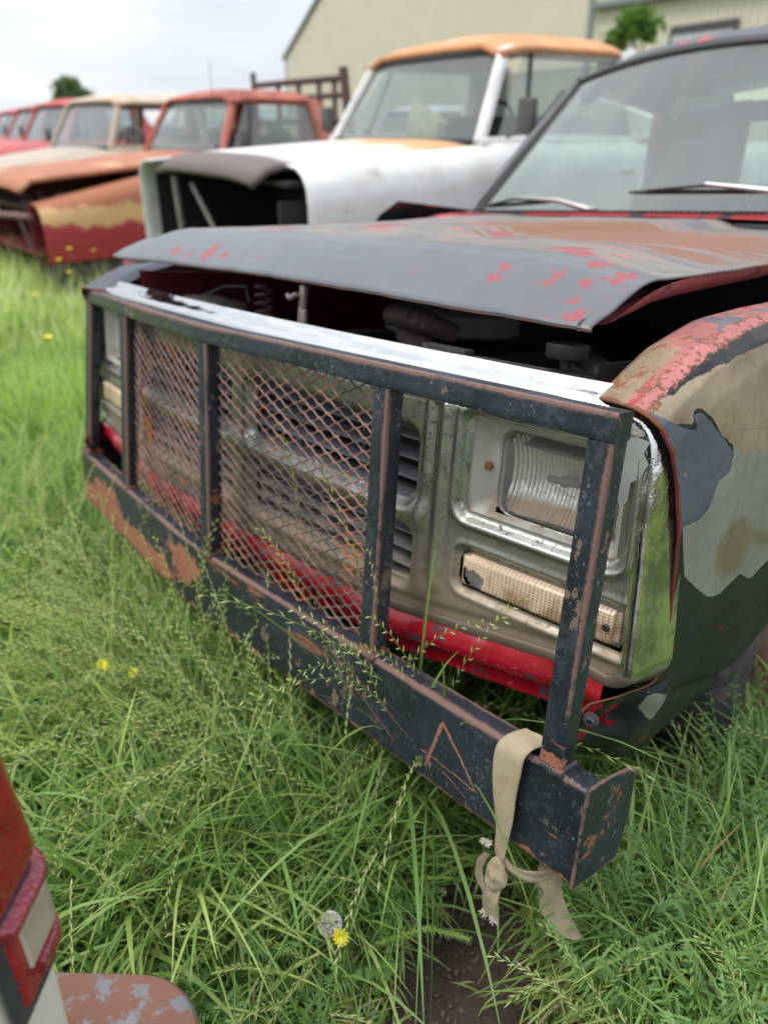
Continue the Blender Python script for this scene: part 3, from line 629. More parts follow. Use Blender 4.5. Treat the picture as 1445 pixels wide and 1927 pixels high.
def fender(sgn):
    ns, ntt = 130, 150
    ts_ = np.linspace(0, 1, ntt)
    def profile(s):
        # centre-line depth for this station
        yv = .15 + s * 1.15
        zc = np.interp(yv, [.05, .15, .167, .22, .275, .41, .55, .70, 1.3], [1.05, 1.078, 1.087, 1.118, 1.146, 1.184, 1.201, 1.213, 1.245])
        zb = np.interp(yv, [.05, .17, .30, .59, .74, .86, 1.0, 1.3], [.53, .47, .445, .472, .505, .57, .66, .72])
        return zc, zb
    P = np.zeros((ns, ntt, 3))
    key = [(.0, .855, 0), (.06, .88, 1), (.14, .93, 2), (.17, .952, 3), (.20, .972, 4), (.235, .986, 5), (.30, .998, 6), (.45, 1.010, 7), (.65, 1.015, 8), (.8, 1.012, 9), (.92, .985, 10), (1, .955, 11)]
    kt = [k[0] for k in key]; kx = [k[1] for k in key]
    kt2 = [0, .06, .14, .17, .20, .235, .30, 1.0]
    for i in range(ns):
        s = (i / (ns - 1)) ** 1.25; zc, zb = profile(s)
        hsh = .045
        for j, t in enumerate(ts_):
            x = np.interp(t, kt, kx)
            top = np.interp(t, [0, .06, .14, .17, .20, .235, .30], [-.006, .002, .006, .003, -.006, -.018, -.05])
            z = zc + top if t <= .30 else lerp(zc - .05, zb, (t - .30) / .70)
            P[i, j] = (x, 0, z)
    # front edge depth as a function of height / profile position
    for j, t in enumerate(ts_):
        z0_ = P[0, j, 2]
        if t < .235: yf = np.interp(t, [0, .06, .14, .17, .20, .235], [.160, .130, .098, .102, .108, .115])
        else: yf = np.interp(z0_, [.50, .55, .60, .635, .66, .70, .776, .895, .98, 1.03, 1.06], [.17, .10, .075, .10, .195, .205, .196, .182, .160, .135, .116])
        for i in range(ns):
            s = (i / (ns - 1)) ** 1.25; P[i, j, 1] = yf + s * (1.30 - yf)
        if z0_ < .66 and t > .3:            # front lower corner curls forward round the valance
            for i in range(ns):
                s = (i / (ns - 1)) ** 1.25; P[i, j, 0] -= .05 * (1 - sst(0, .10, s)) * sst(.66, .63, z0_)
    # bruise: crumpled lower corner
    yy, zz = P[..., 1], P[..., 2]
    if sgn > 0:
        q = np.exp(-(((yy - .165) / .038) ** 2 + ((zz - .58) / .040) ** 2)); P[..., 0] -= .030 * q; P[..., 1] += .018 * q
        q = np.exp(-(((yy - .13) / .02) ** 2 + ((zz - .625) / .02) ** 2)); P[..., 0] += .010 * q
        q = np.exp(-(((yy - .23) / .02) ** 2 + ((zz - .615) / .03) ** 2)); P[..., 0] += .009 * q
        ln = np.abs((zz - .575) + .32 * (yy - .35)); P[..., 0] -= .014 * np.exp(-(ln / .014) ** 2) * sst(.24, .34, yy)
        q = np.exp(-(((yy - .75) / .35) ** 2 + ((zz - .66) / .06) ** 2)); P[..., 0] -= .012 * q
    P[..., 0] += .0012 * np.sin(yy * 17 + zz * 9)
    global FEDGE
    if sgn > 0: FEDGE = [P[0, j] + np.array([-.001, .002, 0]) for j in range(int(ntt * .24), ntt) if P[0, j, 2] > .66][::3]
    V = P.reshape(-1, 3).copy(); yv, zv = V[:, 1], V[:, 2]; T_ = np.tile(ts_, ns)
    idx = np.arange(ns * ntt).reshape(ns, ntt); F = np.stack([idx[:-1, :-1], idx[1:, :-1], idx[1:, 1:], idx[:-1, 1:]], -1).reshape(-1, 4)
    if sgn > 0: F = F[:, ::-1]
    flank = (T_ > .16)
    big = -.2
    tan = np.where(flank, sdpoly(yv, zv, TAN_), big); blue = np.where(T_ > .12, sdpoly(yv, zv, BLUE_), big); prim = np.where(flank, np.maximum(sdpoly(yv, zv, PRIM_), sdpoly(yv, zv, LOWP_)), big)
    crown = (.175 - T_) * .5; front = np.where(T_ < .15, .115 - np.hypot((yv - .13), 0) + .04 * (T_ < .1) - .06 * T_, big)
    stain = .05 - np.hypot((yv - .38) * .8, (zv - .84) * 1.0); stain = np.maximum(stain, .012 - np.abs(zv - .83 + .25 * (yv - .5)) - (yv < .4) * .1)
    if sgn < 0: front[:] = big
    redp = np.full(len(V), -.02)
    for (a, b, r_) in ((.12, .555, .018), (.16, .60, .014), (.10, .63, .02), (.22, .655, .008), (.30, .65, .006), (.24, .70, .005), (.42, .68, .006), (.28, .50, .012)):
        redp = np.maximum(redp, r_ - np.hypot(yv - a, (zv - b) * (1 if r_ > .01 else 1.5)))
    S_ = np.repeat(((np.arange(ns) / (ns - 1)) ** 1.25), ntt) * 1.15
    fedge = np.where(T_ < .55, S_ * 1.1, S_ + .004)
    ridge = np.exp(-((T_ - .178) / .022) ** 2)
    cgo = -.4 if sgn < 0 else 0
    cg = cgo + .09 * np.sin(yv * 9 + 1.2) - .02 + .10 * (1 - sst(.45, .75, yv)) - .12 * sst(.6, 1.0, yv)
    V[:, 0] *= sgn
    at = dict(tan=tan, blue=blue, prim=prim, crown=crown, front=front, stain=stain, redp=redp, fedge=fedge, cg=cg, ridge=ridge)
    o = mesh('fender', V if sgn > 0 else tw(V) + np.array([0, 0, 0]), F, FEND, truck, attrs=at)
    so_ = o.modifiers.new('thickness', 'SOLIDIFY'); so_.thickness = .0025; so_.offset = -1
    return o
fr = fender(1); fr['label'] = 'near front fender patched in tan, blue grey and dark green paint with a crumpled corner'
fender(-1)
# red seam left along the fender's front edge
g = MB(); g.tube([tuple(p) for p in FEDGE], .0026, 6); g.build('seam_strip', simple('dull_red_seam', (.15, .012, .02), .5), truck)
g = MB(); g.lathe((.972, .093, .612), (.25, -1, 0), [(.012, -.004), (.012, .001), (.0075, .002), (.0075, .007), (.0065, .008), (.0045, .008), (.0045, .004), (0, .004)], 6 * 4)
g.build('bolt', GREYM, truck)

# ---- hood
def zl(x): return np.interp(x, [-.83, -.25, .09, .42, .6, .83], [1.192, 1.191, 1.186, 1.175, 1.169, 1.162])
def ztop(x, y):
    ax = np.abs(x); z = 1.272 + .090 * (y - .31)
    bw = .20 + .22 * sst(.3, 1.4, y)
    z = z + .020 * (1 - sst(bw - .03, bw + .05, ax)) * sst(.30, .5, y) + .008 * (1 - sst(.3, .6, ax))
    z = z - .030 * sst(.60, .83, ax) ** 1.2 + .012 * sst(-.2, -.6, x)
    return z
def hood_pt(x, s):
    ys = [.180, .1785, .182, .20, .225, .255, .282, .302, .322, .35, .38, .42, .48, .56, .66, .78, .92, 1.08, 1.25, 1.42]
    fz = [0, .055, .12, .27, .47, .68, .85, .94, .985, 1.0]
    k = s * (len(ys) - 1); i = int(min(k, len(ys) - 2)); f = k - i; y = ys[i] + (ys[i + 1] - ys[i]) * f
    if y <= .35 and k <= 9:
        q = fz[min(i, 9)] + (fz[min(i + 1, 9)] - fz[min(i, 9)]) * f; z = zl(x) + (ztop(x, .35) - zl(x)) * q
    else: z = ztop(x, y)
    return x, y, z
HSPOTS = [(-.49, .215, 1.215, .02), (-.41, .215, 1.21, .016), (-.33, .22, 1.22, .026), (-.25, .215, 1.21, .014), (-.107, .22, 1.20, .012), (.585, .24, 1.244, .019), (.395, .23, 1.221, .010), (.69, .26, 1.233, .014), (.67, .23, 1.18, .012), (.47, .24, 1.195, .006), (.75, .26, 1.23, .016),
          (.60, .42, 1.28, .045), (.66, .36, 1.275, .03), (.76, .23, 1.19, .014), (.78, .20, 1.18, .012), (.73, .32, 1.26, .02), (.02, .5, 1.3, .05), (-.1, .62, 1.3, .04), (.15, .7, 1.32, .05), (.30, .6, 1.3, .035), (-.4, .5, 1.3, .05), (.79, .30, 1.24, .02)]
def hood_mat():
    m = Mat('faded_grey_hood_paint', (.100, .108, .120), .36, 0, .5)
    m.vary(4, .85, 1.15); m.layer(m.math('MULTIPLY', m.ramp(m.tex(5, 6, .6, (1, 1, 1)), .48, .75), .5), (.13, .14, .15), .5)
    top = m.attr('top')
    m.layer(m.math('MULTIPLY', top, m.ramp(m.tex(9, 8, .7, (.6, 1.6, 1)), .36, .62)), (.20, .185, .155), .6)
    m.layer(m.math('MULTIPLY', top, m.ramp(m.tex(16, 9, .78, (.45, 2.2, 1)), .55, .60)), (.36, .12, .115), .65)
    m.layer(m.math('MULTIPLY', top, m.ramp(m.tex(30, 9, .75, (.5, 2.2, 1)), .58, .61)), (.20, .10, .062), .75)
    m.layer(m.ramp(m.math('ADD', m.attr('rust'), m.math('MULTIPLY', m.math('SUBTRACT', m.tex(13, 9, .75, (.3, 2.4, 1)), .5), .26)), -.01, .01), (.20, .095, .055), .8)
    m.layer(m.math('MULTIPLY', top, m.ramp(m.tex(40, 8, .75, (.3, 2.6, 1)), .60, .66)), (.075, .07, .068), .6)
    m.layer(m.sdm('red', 42, .085, .001, .008), (.26, .05, .058), .5)
    m.layer(m.math('MULTIPLY', m.sdm('red', 60, .05, .0012, .012), m.ramp(m.tex(70, 6, .7), .56, .6)), (.25, .11, .07), .7)
    m.layer(m.math('MULTIPLY', m.attr('corner'), m.ramp(m.tex(55, 7, .7), .60, .62)), (.26, .06, .065), .6)
    m.layer(m.ramp(m.math('ADD', m.attr('lip'), m.math('MULTIPLY', m.math('SUBTRACT', m.tex(30, 7), .5), .02)), .005, .002), (.13, .075, .055), .85)
    m.layer(m.ramp(m.tex(130, 3, .5, (1, 1, .4)), .76, .775), (.02, .02, .022), .5)
    m.bump(m.tex(2.6, 3), .012, .35).bump(m.tex(180, 6, .7), .0004, .7).bump(m.attr('red'), .003, .1)
    return m.done()
HOODM = hood_mat()
nx_, ns_ = 220, 150
V = []; 
for i in range(nx_):
    x = -.83 + 1.66 * i / (nx_ - 1)
    for j in range(ns_):
        p = hood_pt(x, j / (ns_ - 1)); xx = p[0] * (1 + .018 * sst(.18, .5, p[1]) - .012 * (abs(x) > .8) * (1 - sst(.18, .22, p[1])))
        V.append((xx, p[1] + .004 * (1 - (x / .83) ** 2) * 0, p[2] + .0015 * nz1(x * 1.2 + p[1] * .7)))
V = np.array(V); idx = np.arange(nx_ * ns_).reshape(nx_, ns_); F = np.stack([idx[:-1, :-1], idx[1:, :-1], idx[1:, 1:], idx[:-1, 1:]], -1).reshape(-1, 4)
red = np.full(len(V), -.03); 
for (a, b, c, r_) in HSPOTS: red = np.maximum(red, r_ + .006 - np.sqrt((V[:, 0] - a) ** 2 + ((V[:, 1] - b) * .8) ** 2 + ((V[:, 2] - c) * .6) ** 2))
topa = sst(.31, .40, V[:, 1]); corner = sst(.62, .76, V[:, 0]) * (1 - sst(.3, .5, V[:, 1])) * 1.0
rust = .08 - np.hypot((V[:, 0] - .45) * .2, (V[:, 1] - .85) * .30); rust = np.maximum(rust, .05 - np.hypot((V[:, 0] - .7) * .4, (V[:, 1] - .62)))
hood = mesh('hood', V, F, HOODM, truck, attrs=dict(red=red, top=topa, corner=corner, rust=rust, lip=(V[:, 1] > .1) * (V[:, 2] - zl(V[:, 0]))))
hood['label'] = 'propped grey hood peeling to red primer and rust'
so_ = hood.modifiers.new('thickness', 'SOLIDIFY'); so_.thickness = .004; so_.offset = -1 
# inner hood panel and side flange
g = MB()
G_ = [[(x, y, float(ztop(x, y)) - .030 if y > .34 else float(lerp(zl(x) + .004, ztop(x, .35) - .03, (y - .195) / .145))) for y in np.linspace(.195, 1.40, 40)] for x in np.linspace(-.80, .80, 50)]
g.grid(G_)
for sg in (1, -1):
    ys_ = np.linspace(.215, 1.4, 50); row = []
    for y in ys_:
        s_y = y; zz = float(np.interp(y, [.2, .24, .30, .36, .44, .75, 1.4], [1.178, 1.196, 1.222, 1.238, 1.25, 1.285, 1.365])); k = .4 + .6 * sst(.215, .3, y)
        row.append([(sg * .838, y, zz - .001), (sg * .836, y, zz - .010 * k), (sg * .822, y, zz - .026 * k), (sg * .808, y, zz - .034 * k), (sg * .79, y, zz - .026 * k)])
    g.grid(row)
UND = Mat('dusty_red_underside', (.33, .075, .085), .55).vary(10, .7, 1.1); UND.layer(UND.ramp(UND.tex(18, 7), .58, .63), (.10, .04, .035), .8); UND = UND.done()
g.build('hood_underside', UND, hood)
# ---- engine bay
ENG = simple('oily_engine_metal', (.05, .047, .044), .6, .4, bump=.001); TANP = simple('aged_tan_plastic', (.22, .19, .15), .6); 
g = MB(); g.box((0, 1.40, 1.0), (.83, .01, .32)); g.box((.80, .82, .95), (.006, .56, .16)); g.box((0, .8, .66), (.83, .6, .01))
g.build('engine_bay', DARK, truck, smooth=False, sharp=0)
g = MB(); g.box((-.80, .82, .98), (.006, .56, .18)); g.grid([[(-.80, y, z) for z in np.linspace(.9, 1.16, 6)] for y in np.linspace(.25, 1.3, 6)])
g.build('inner_fender', simple('dusty_red_inner_panel', (.20, .02, .03), .5), truck, smooth=False, sharp=0)
g = MB(); g.box((.02, .85, .86), (.24, .32, .14), bev=.03)
for sx_ in (-1, 1): g.box((.02 + sx_ * .2, .85, 1.0), (.06, .28, .04), bev=.02)
for k in range(4): g.tube([(-.2, .65 + .14 * k, .98), (-.33, .66 + .14 * k, .93), (-.36, .7 + .14 * k, .8)], .02, 8)
eng = g.build('engine', ENG, truck)
g = MB(); g.lathe((.0, .78, 1.06), (0, 0, 1), [(.0, .07), (.03, .07), (.05, .062), (.17, .06), (.185, .05), (.185, .0), (.17, -.01), (.05, -.01)], 36); g.build('air_cleaner', simple('dull_white_metal', (.30, .29, .27), .5, .2), eng)
g = MB()   # coil spring near the far side
g.tube([(-.36 + .022 * math.cos(a), .40 + .022 * math.sin(a), 1.02 + a * .0035) for a in np.arange(0, 2 * math.pi * 6, .3)], .004, 6); g.build('coil_spring', simple('pinkish_steel', (.28, .17, .16), .5, .3), truck)
g = MB(); g.box((-.48, .33, 1.085), (.07, .05, .016), bev=.008); g.box((-.62, .37, 1.07), (.05, .05, .03), bev=.006); g.build('washer_tank', TANP, truck)
g = MB(); g.tube([(-.74, .35, 1.06), (-.6, .42, 1.13), (-.45, .40, 1.14), (-.40, .38, 1.10)], .004, 6); g.tube([(-.25, .5, 1.2), (-.23, .44, 1.12), (-.2, .4, 1.05)], .004, 6); g.build('cable', simple('grey_wire', (.14, .13, .13), .5), truck)
g = MB(); g.box((.098, .192, 1.135), (.009, .006, .045), Matrix.Rotation(.08, 3, 'Y'), .003); g.box((.105, .188, 1.10), (.012, .005, .03), bev=.003); g.tube([(.06, .18, 1.155), (.075, .175, 1.150), (.095, .178, 1.16)], .006, 8)
g.build('hood_latch', simple('latch_steel', (.20, .17, .145), .55, .5, bump=.001), truck)
g = MB()
g.tube([(.20, .36, 1.125), (.26, .34, 1.128), (.32, .35, 1.12), (.36, .40, 1.10)], [.022, .024, .024, .02], 12)
g.tube([(.2, .42, 1.08), (.24, .38, 1.085), (.3, .36, 1.07), (.31, .35, 1.0)], [.03, .032, .033, .03], 12)
for k in range(3): g.lathe((.25 + .03 * k, .345, 1.127), (1, .2, 0), [(.0265, -.003), (.0265, .003)], 14)
g.build('radiator_hose', simple('brownish_hose', (.085, .062, .05), .6, bump=.001), truck)
g = MB(); g.lathe((.62, .50, 1.04), (-.3, -1, .25), [(.0, .05), (.025, .05), (.028, .03), (.05, .025), (.055, .0), (.05, -.03), (.03, -.035)], 24); g.tube([(.5, .42, 1.03), (.58, .5, .98)], .016, 8); g.build('regulator', simple('grey_alloy', (.10, .095, .09), .45, .7), truck)
g = MB(); g.box((.53, .19, 1.098), (.055, .012, .008), Matrix.Rotation(-.05, 3, 'Z'), .002); g.tube([(.58, .20, 1.094), (.74, .215, 1.092)], .003, 6); g.build('bracket', SOOT, truck)
g = MB(); g.lathe((.755, .225, 1.085), (0, 0, 1), [(.055, 0), (.045, .006), (.012, .010), (.009, .012), (.009, .028), (.032, .029), (.034, .032), (.0345, .05), (.032, .052), (.0, .050)], 30)
g.build('rubber_hood_bumper', RUBBER, truck)
g = MB(); g.box((.80, .24, 1.07), (.07, .06, .012), bev=.004); g.build('support_corner', REDP, truck)
# ---- wheel
def wheel(parent, c, r=.36, w=.12, mat=None, rim=None, ax=(1, 0, 0), st=True):
    g = MB(); g.lathe(c, ax, [(r * .60, -w), (r * .9, -w), (r * .97, -w * .85), (r, -w * .6), (r, w * .6), (r * .97, w * .85), (r * .9, w), (r * .60, w)], 48)
    t = g.build('wheel', mat, parent)
    g = MB(); g.lathe(c, ax, [(r * .6, w * .95), (r * .57, w * .7), (r * .5, w * .5), (r * .3, w * .4), (r * .15, w * .75), (0, w * .75)], 32); g.build('rim', rim, t); return t
TYRE = Mat('weathered_tyre', (.035, .033, .031), .85); TYRE.layer(TYRE.ramp(TYRE.tex(14, 6), .5, .65), (.075, .068, .06), .9); TYRE.bump(TYRE.vor(38, (1, .4, .4)), .008).bump(TYRE.tex(80), .002); TYRE = TYRE.done()
wheel(truck, (.83, 1.04, .40), .37, .12, TYRE, simple('rusty_wheel_steel', (.12, .06, .04), .8)); wheel(truck, (-.83, 1.04, .40), .37, .12, TYRE, bpy.data.materials['rusty_wheel_steel'], (-1, 0, 0))
# ---- cowl, cab
COWLM = Mat('red_and_grey_cowl_paint', (.46, .045, .045), .5); COWLM.layer(COWLM.ramp(COWLM.tex(7, 6, .65, (1, .3, 1)), .50, .54), (.055, .06, .075), .5); COWLM = COWLM.done()
g = MB(); xs_ = np.linspace(-.80, .80, 80)
g.grid([[(x, y, 1.402 + .022 * sst(1.43, 1.5, y) - .02 * (abs(x) / .8) ** 3) for y in (1.40, 1.43, 1.47, 1.5, 1.56, 1.60)] for x in xs_]); cowl = g.build('cowl', COWLM, truck)
g = MB()
for k in range(66):
    x = -.66 + k * .0203
    g.box((x, 1.47, 1.4195), (.0045, .026, .002), Matrix.Rotation(-.45, 3, 'Z'))
g.build('vent_slots', DARK, cowl, smooth=False, sharp=0)
CABM = Mat('dark_cab_paint', (.045, .052, .062), .4).vary(5, .8, 1.2); CABM.layer(CABM.ramp(CABM.tex(9, 7, .7, (1, .6, .6)), .56, .59), (.42, .04, .05), .5); CABM = CABM.done()
def wsp(u, v):                              # windshield surface, u -1..1, v 0..1
    hw = lerp(.72, .575, v); x = u * hw; y = lerp(1.62, 2.02, v) - .06 * (1 - 0) + .10 * u * u; z = lerp(1.412, 1.945, v) + .035 * (1 - u * u) * v; return (x, y, z)
g = MB(); g.grid([[wsp(u, v) for v in np.linspace(0, 1, 14)] for u in np.linspace(-1, 1, 28)]); g.build('windshield', glass('front_dusty_windshield', (.72, .92, .83), .22), truck)
g = MB(); loop = [wsp(u, 0) for u in np.linspace(-1, 1, 24)] + [wsp(1, v) for v in np.linspace(.05, .95, 14)] + [wsp(u, 1) for u in np.linspace(1, -1, 24)] + [wsp(-1, v) for v in np.linspace(.95, .05, 14)]
loop.append(loop[0]); g.tube(loop, .014, 8, False); g.build('windshield_gasket', RUBBER, truck)
for sg in (1, -1):             # A pillars, roof rail, rear pillars
    g = MB()
    g.tube([(sg * .775, 1.66, 1.36), (sg * .76, 1.72, 1.46), (sg * .655, 2.05, 1.86), (sg * .63, 2.12, 1.95)], [.032, .03, .027, .03], 8)
    g.tube([(sg * .63, 2.12, 1.95), (sg * .66, 2.4, 1.98), (sg * .66, 2.9, 1.97)], .03, 8)
    g.tube([(sg * .66, 2.9, 1.97), (sg * .72, 3.0, 1.7), (sg * .80, 3.02, 1.45)], .05, 8)
    g.tube([(sg * .79, 1.66, 1.38), (sg * .80, 2.3, 1.43), (sg * .80, 3.0, 1.45)], .025, 8)
    g.build('cab_frame', CABM, truck)
g = MB(); g.grid([[(x * lerp(1., .90, float(sst(2.2, 2.0, y))), y + .09 * (x / .66) ** 2 * float(sst(2.4, 2.0, y)), 2.035 + .05 * (1 - (x / .66) ** 2) - .075 * sst(2.22, 2.03, y) ** 1.5 - .055 * sst(.42, .66, abs(x))) for y in (1.995, 2.03, 2.09, 2.14, 2.2, 2.3, 2.5, 2.8, 2.95)] for x in np.linspace(-.66, .66, 24)])
rf = g.build('roof', CABM, truck); so_ = rf.modifiers.new('thickness', 'SOLIDIFY'); so_.thickness = .04
INT = simple('grey_cab_interior', (.055, .055, .058), .8)
g = MB(); g.box((0, 2.98, 1.26), (.78, .02, .28)); g.box((-.52, 2.98, 1.76), (.24, .02, .24)); g.box((.58, 2.98, 1.76), (.2, .02, .24)); g.box((.05, 2.98, 1.955), (.4, .02, .04)); g.build('cab_back_wall', INT, truck, smooth=False)
g = MB(); g.box((0, 1.78, 1.36), (.72, .14, .04), bev=.03); g.build('dashboard', INT, truck)
g = MB(); g.box((0, 2.72, 1.42), (.66, .07, .20), Matrix.Rotation(-.2, 3, 'X'), .05); g.box((0, 2.45, 1.12), (.66, .26, .08), bev=.04); g.build('bench_seat', INT, truck)
g = MB(); g.tube([(.38 + .19 * math.cos(a), 2.02 + .07 * math.sin(a), 1.42 + .16 * math.sin(a)) for a in np.linspace(0, 2 * math.pi, 33)], .011, 8, False); g.tube([(.38, 2.02, 1.42), (.38, 1.85, 1.36)], .02); g.build('steering_wheel', RUBBER, truck)
g = MB(); g.box((.0, 1.97, 1.80), (.11, .012, .03), bev=.01); g.build('rear_view_mirror', RUBBER, truck)
g = MB(); g.grid([[(.05 + u * .42, 2.975, 1.53 + v * .39) for v in (0, 1)] for u in (-1, 0, 1)]); g.build('rear_window', GLASS, truck, sharp=0)
for sg in (1, -1):
    g = MB(); g.grid([[(sg * lerp(.80, .665, v), lerp(1.72, 2.9, u) + (.34 * v if u < .5 else 0), lerp(1.44, 1.93, v)) for v in (0, .5, 1)] for u in (0, 1)]); g.build('side_window', GLASS, truck, sharp=0)
for sg in (1, -1):             # lower cab and doors, bed
    g = MB(); g.grid([[(sg * x, y, z) for (x, z) in ((.80, 1.44), (.90, 1.39), (.985, 1.30), (1.0, 1.1), (1.01, .8), (.98, .55))] for y in (1.30, 1.6, 2.2, 3.0, 3.05, 4.0, 5.2)]); g.build('body_side', CABM, truck)
# wipers
def wiper(a, b, piv):
    g = MB(); n = 9
    g.tube([(lerp(a[0], b[0], t), lerp(a[1], b[1], t), lerp(a[2], b[2], t)) for t in np.linspace(0, 1, n)], [.004] + [.0075] * (n - 2) + [.004], 6)
    md = tuple(lerp(a[i], b[i], .5) for i in range(3))
    g.tube([tuple(lerp(a[i], b[i], .12) + (0, -.004, .004)[i] for i in range(3)), (md[0], md[1] - .016, md[2] + .016), tuple(lerp(a[i], b[i], .88) + (0, -.004, .004)[i] for i in range(3))], .005, 6)
    w_ = g.build('wiper', RUBBER, truck)
    g = MB(); g.tube([(md[0], md[1] - .02, md[2] + .02), (lerp(md[0], piv[0], .6), lerp(md[1], piv[1], .6) - .02, lerp(md[2], piv[2], .6) + .022), piv], [.006, .009, .011], 8)
    g.lathe(piv, (0, -.4, 1), [(.018, -.01), (.018, .01), (.0, .014)], 14); g.build('wiper_arm', simple('brushed_wiper_steel', (.35, .34, .33), .4, .8), w_)
wiper((-.60, 1.56, 1.44), (-.24, 1.51, 1.455), (-.07, 1.50, 1.425)); wiper((.06, 1.49, 1.478), (.56, 1.51, 1.478), (.62, 1.49, 1.44))

# ================================================================== strap
def strapmat():
    m = Mat('dirty_canvas_webbing', (.72, .59, .40), .9).vary(5, .8, 1.12)
    w1 = m.wave(6.6, 'Y', 'UV'); w2 = m.wave(7.5, 'X', 'UV'); m.layer(m.math('MULTIPLY', m.ramp(w1, .35, .05), .75), (.24, .18, .11)); m.layer(m.math('MULTIPLY', m.ramp(w2, .3, .0), .3), (.3, .24, .16))
    m.layer(m.math('MULTIPLY', m.ramp(m.tex(14, 6), .5, .72), .5), (.28, .20, .12))
    m.bump(w1, .0012).bump(w2, .0006).bump(m.tex(300), .0005); return m.done()
STRAPM = strapmat()
strap = empty('webbing_strap'); strap.matrix_world = TR @ Matrix.Translation((.92, 0, .57)); off = Vector((.92, 0, .57))
tag(strap, 'frayed cream webbing strap knotted around the near end of the black bumper', 'strap')
def ribbon(name, rows, th=.0025, parent=strap, nsub=9, curl=0.):
    # rows: (centre, half-width vector, normal)
    n = len(rows); ctr = [Vector(r[0]) - off for r in rows]; hw = [Vector(r[1]) for r in rows]; nm = [Vector(r[2]).normalized() for r in rows]
    def cat(A, t):
        k = t * (n - 1); i = int(min(k, n - 2)); f = k - i; p0, p1, p2, p3 = A[max(i - 1, 0)], A[i], A[i + 1], A[min(i + 2, n - 1)]
        return .5 * ((2 * p1) + (p2 - p0) * f + (2 * p0 - 5 * p1 + 4 * p2 - p3) * f * f + (3 * p1 - p0 - 3 * p2 + p3) * f ** 3)
    M = 14 * (n - 1); V = []; UV = []; F = []; ln = 0; last = None
    for k in range(M + 1):
        t = k / M; c = cat(ctr, t); h = cat(hw, t); nn = cat(nm, t).normalized()
        if last is not None: ln += (c - last).length
        last = c
        for side in (1, -1):
            for q in range(nsub):
                u = -1 + 2 * q / (nsub - 1); u *= side
                V.append(c + h * u + nn * (side * th / 2 * (1 - .7 * abs(u) ** 6) + curl * (u * u) + .0012 * math.sin(u * 5 + t * 9))); UV.append((u * .5, ln / .05))
    m_ = nsub * 2
    for k in range(M):
        for q in range(m_): F.append((k * m_ + q, k * m_ + (q + 1) % m_, (k + 1) * m_ + (q + 1) % m_, (k + 1) * m_ + q))
    F.append(tuple(range(m_))[::-1]); F.append(tuple(M * m_ + q for q in range(m_)))
    return mesh(name, V, F, STRAPM, parent, uv=UV)
ribbon('wrap', [((.925, .075, .40), (.022, 0, 0), (0, 1, 0)), ((.925, .062, .50), (.024, 0, 0), (0, 1, 0)), ((.922, .050, .568), (.025, 0, 0), (0, .7, .5)), ((.918, .030, .5775), (.0265, 0, 0), (0, 0, 1)), ((.912, .006, .578), (.0265, 0, .002), (0, -.3, 1)),
                ((.908, -.010, .566), (.0265, .0, .004), (0, -1, .4)), ((.9075, -.013, .535), (.0255, 0, .006), (0, -1, 0)), ((.909, -.013, .495), (.021, 0, .006), (0, -1, 0)), ((.914, -.013, .455), (.0165, 0, .003), (0, -1, 0)), ((.918, -.016, .425), (.0125, .0, 0), (0, -1, 0)), ((.921, -.021, .403), (.0085, .004, 0), (0, -1, 0)), ((.923, -.024, .388), (.009, 0, 0), (0, -1, 0))], .003)
ribbon('cross_piece', [((.925, -.018, .385), (0, .0, .007), (0, -1, 0)), ((.945, -.016, .374), (0, 0, .009), (0, -1, .1)), ((.968, .0, .368), (0, .002, .010), (0, -1, .2)), ((.985, .03, .368), (0, .003, .009), (.2, -1, .2)), ((1.0, .055, .37), (0, .003, .010), (.4, -1, 0))], .003)
ribbon('hanging_tail', [((.975, .050, .39), (.017, .004, 0), (0, -1, 0)), ((.975, .045, .355), (.018, .006, .004), (.1, -1, 0)), ((.981, .045, .320), (.017, .008, .006), (.25, -1, .1)), ((.992, .048, .288), (.016, .012, .006), (.5, -1, .2)), ((1.010, .056, .262), (.009, .014, .004), (.8, -1, .3)), ((1.028, .070, .245), (.003, .008, 0), (.7, -.6, .8))], .0025, curl=.003)
# knot and frayed end
bm = bmesh.new(); bmesh.ops.create_icosphere(bm, subdivisions=4, radius=1)
uvk = []
for v in bm.verts:
    c = v.co.copy(); r = 1 + .10 * math.sin(c.z * 5 + c.x * 3) + .09 * math.sin(c.x * 7 + c.z * 2.2 + 1)
    v.co = Vector((.917, -.024, .352)) - off + Vector((c.x * .0175 * r * (1 - .35 * c.z * c.z), c.y * .013 * r * (1 + .15 * math.sin(c.z * 9)), c.z * .036)); uvk.append((c.x * .5, c.z * .9))
me = bpy.data.meshes.new('knot'); bm.to_mesh(me); bm.free(); me.materials.append(STRAPM)
ul = me.uv_layers.new(name='UVMap'); li = np.empty(len(me.loops), dtype=np.int32); me.loops.foreach_get('vertex_index', li); ul.data.foreach_set('uv', np.array(uvk, dtype=np.float32)[li].ravel())
for p in me.polygons: p.use_smooth = True
kn = bpy.data.objects.new('knot', me); COL.objects.link(kn); kn.parent = strap; kn.location = (.005, 0, 0)
ribbon('knot_loop', [((.905, -.030, .385), (.004, 0, .0), (-.3, -1, 0)), ((.897, -.034, .365), (.006, .002, 0), (-.5, -1, 0)), ((.897, -.034, .342), (.006, .002, 0), (-.5, -1, 0)), ((.905, -.034, .322), (.006, 0, 0), (-.3, -1, 0)), ((.914, -.032, .312), (.006, 0, 0), (0, -1, 0))], .004)
ribbon('loose_end', [((.918, -.024, .34), (.016, 0, 0), (0, -1, 0)), ((.920, -.030, .315), (.0165, 0, 0), (0, -1, 0)), ((.922, -.031, .295), (.0135, 0, 0), (0, -1, 0)), ((.924, -.03, .278), (.014, 0, 0), (0, -1, 0))], .006)
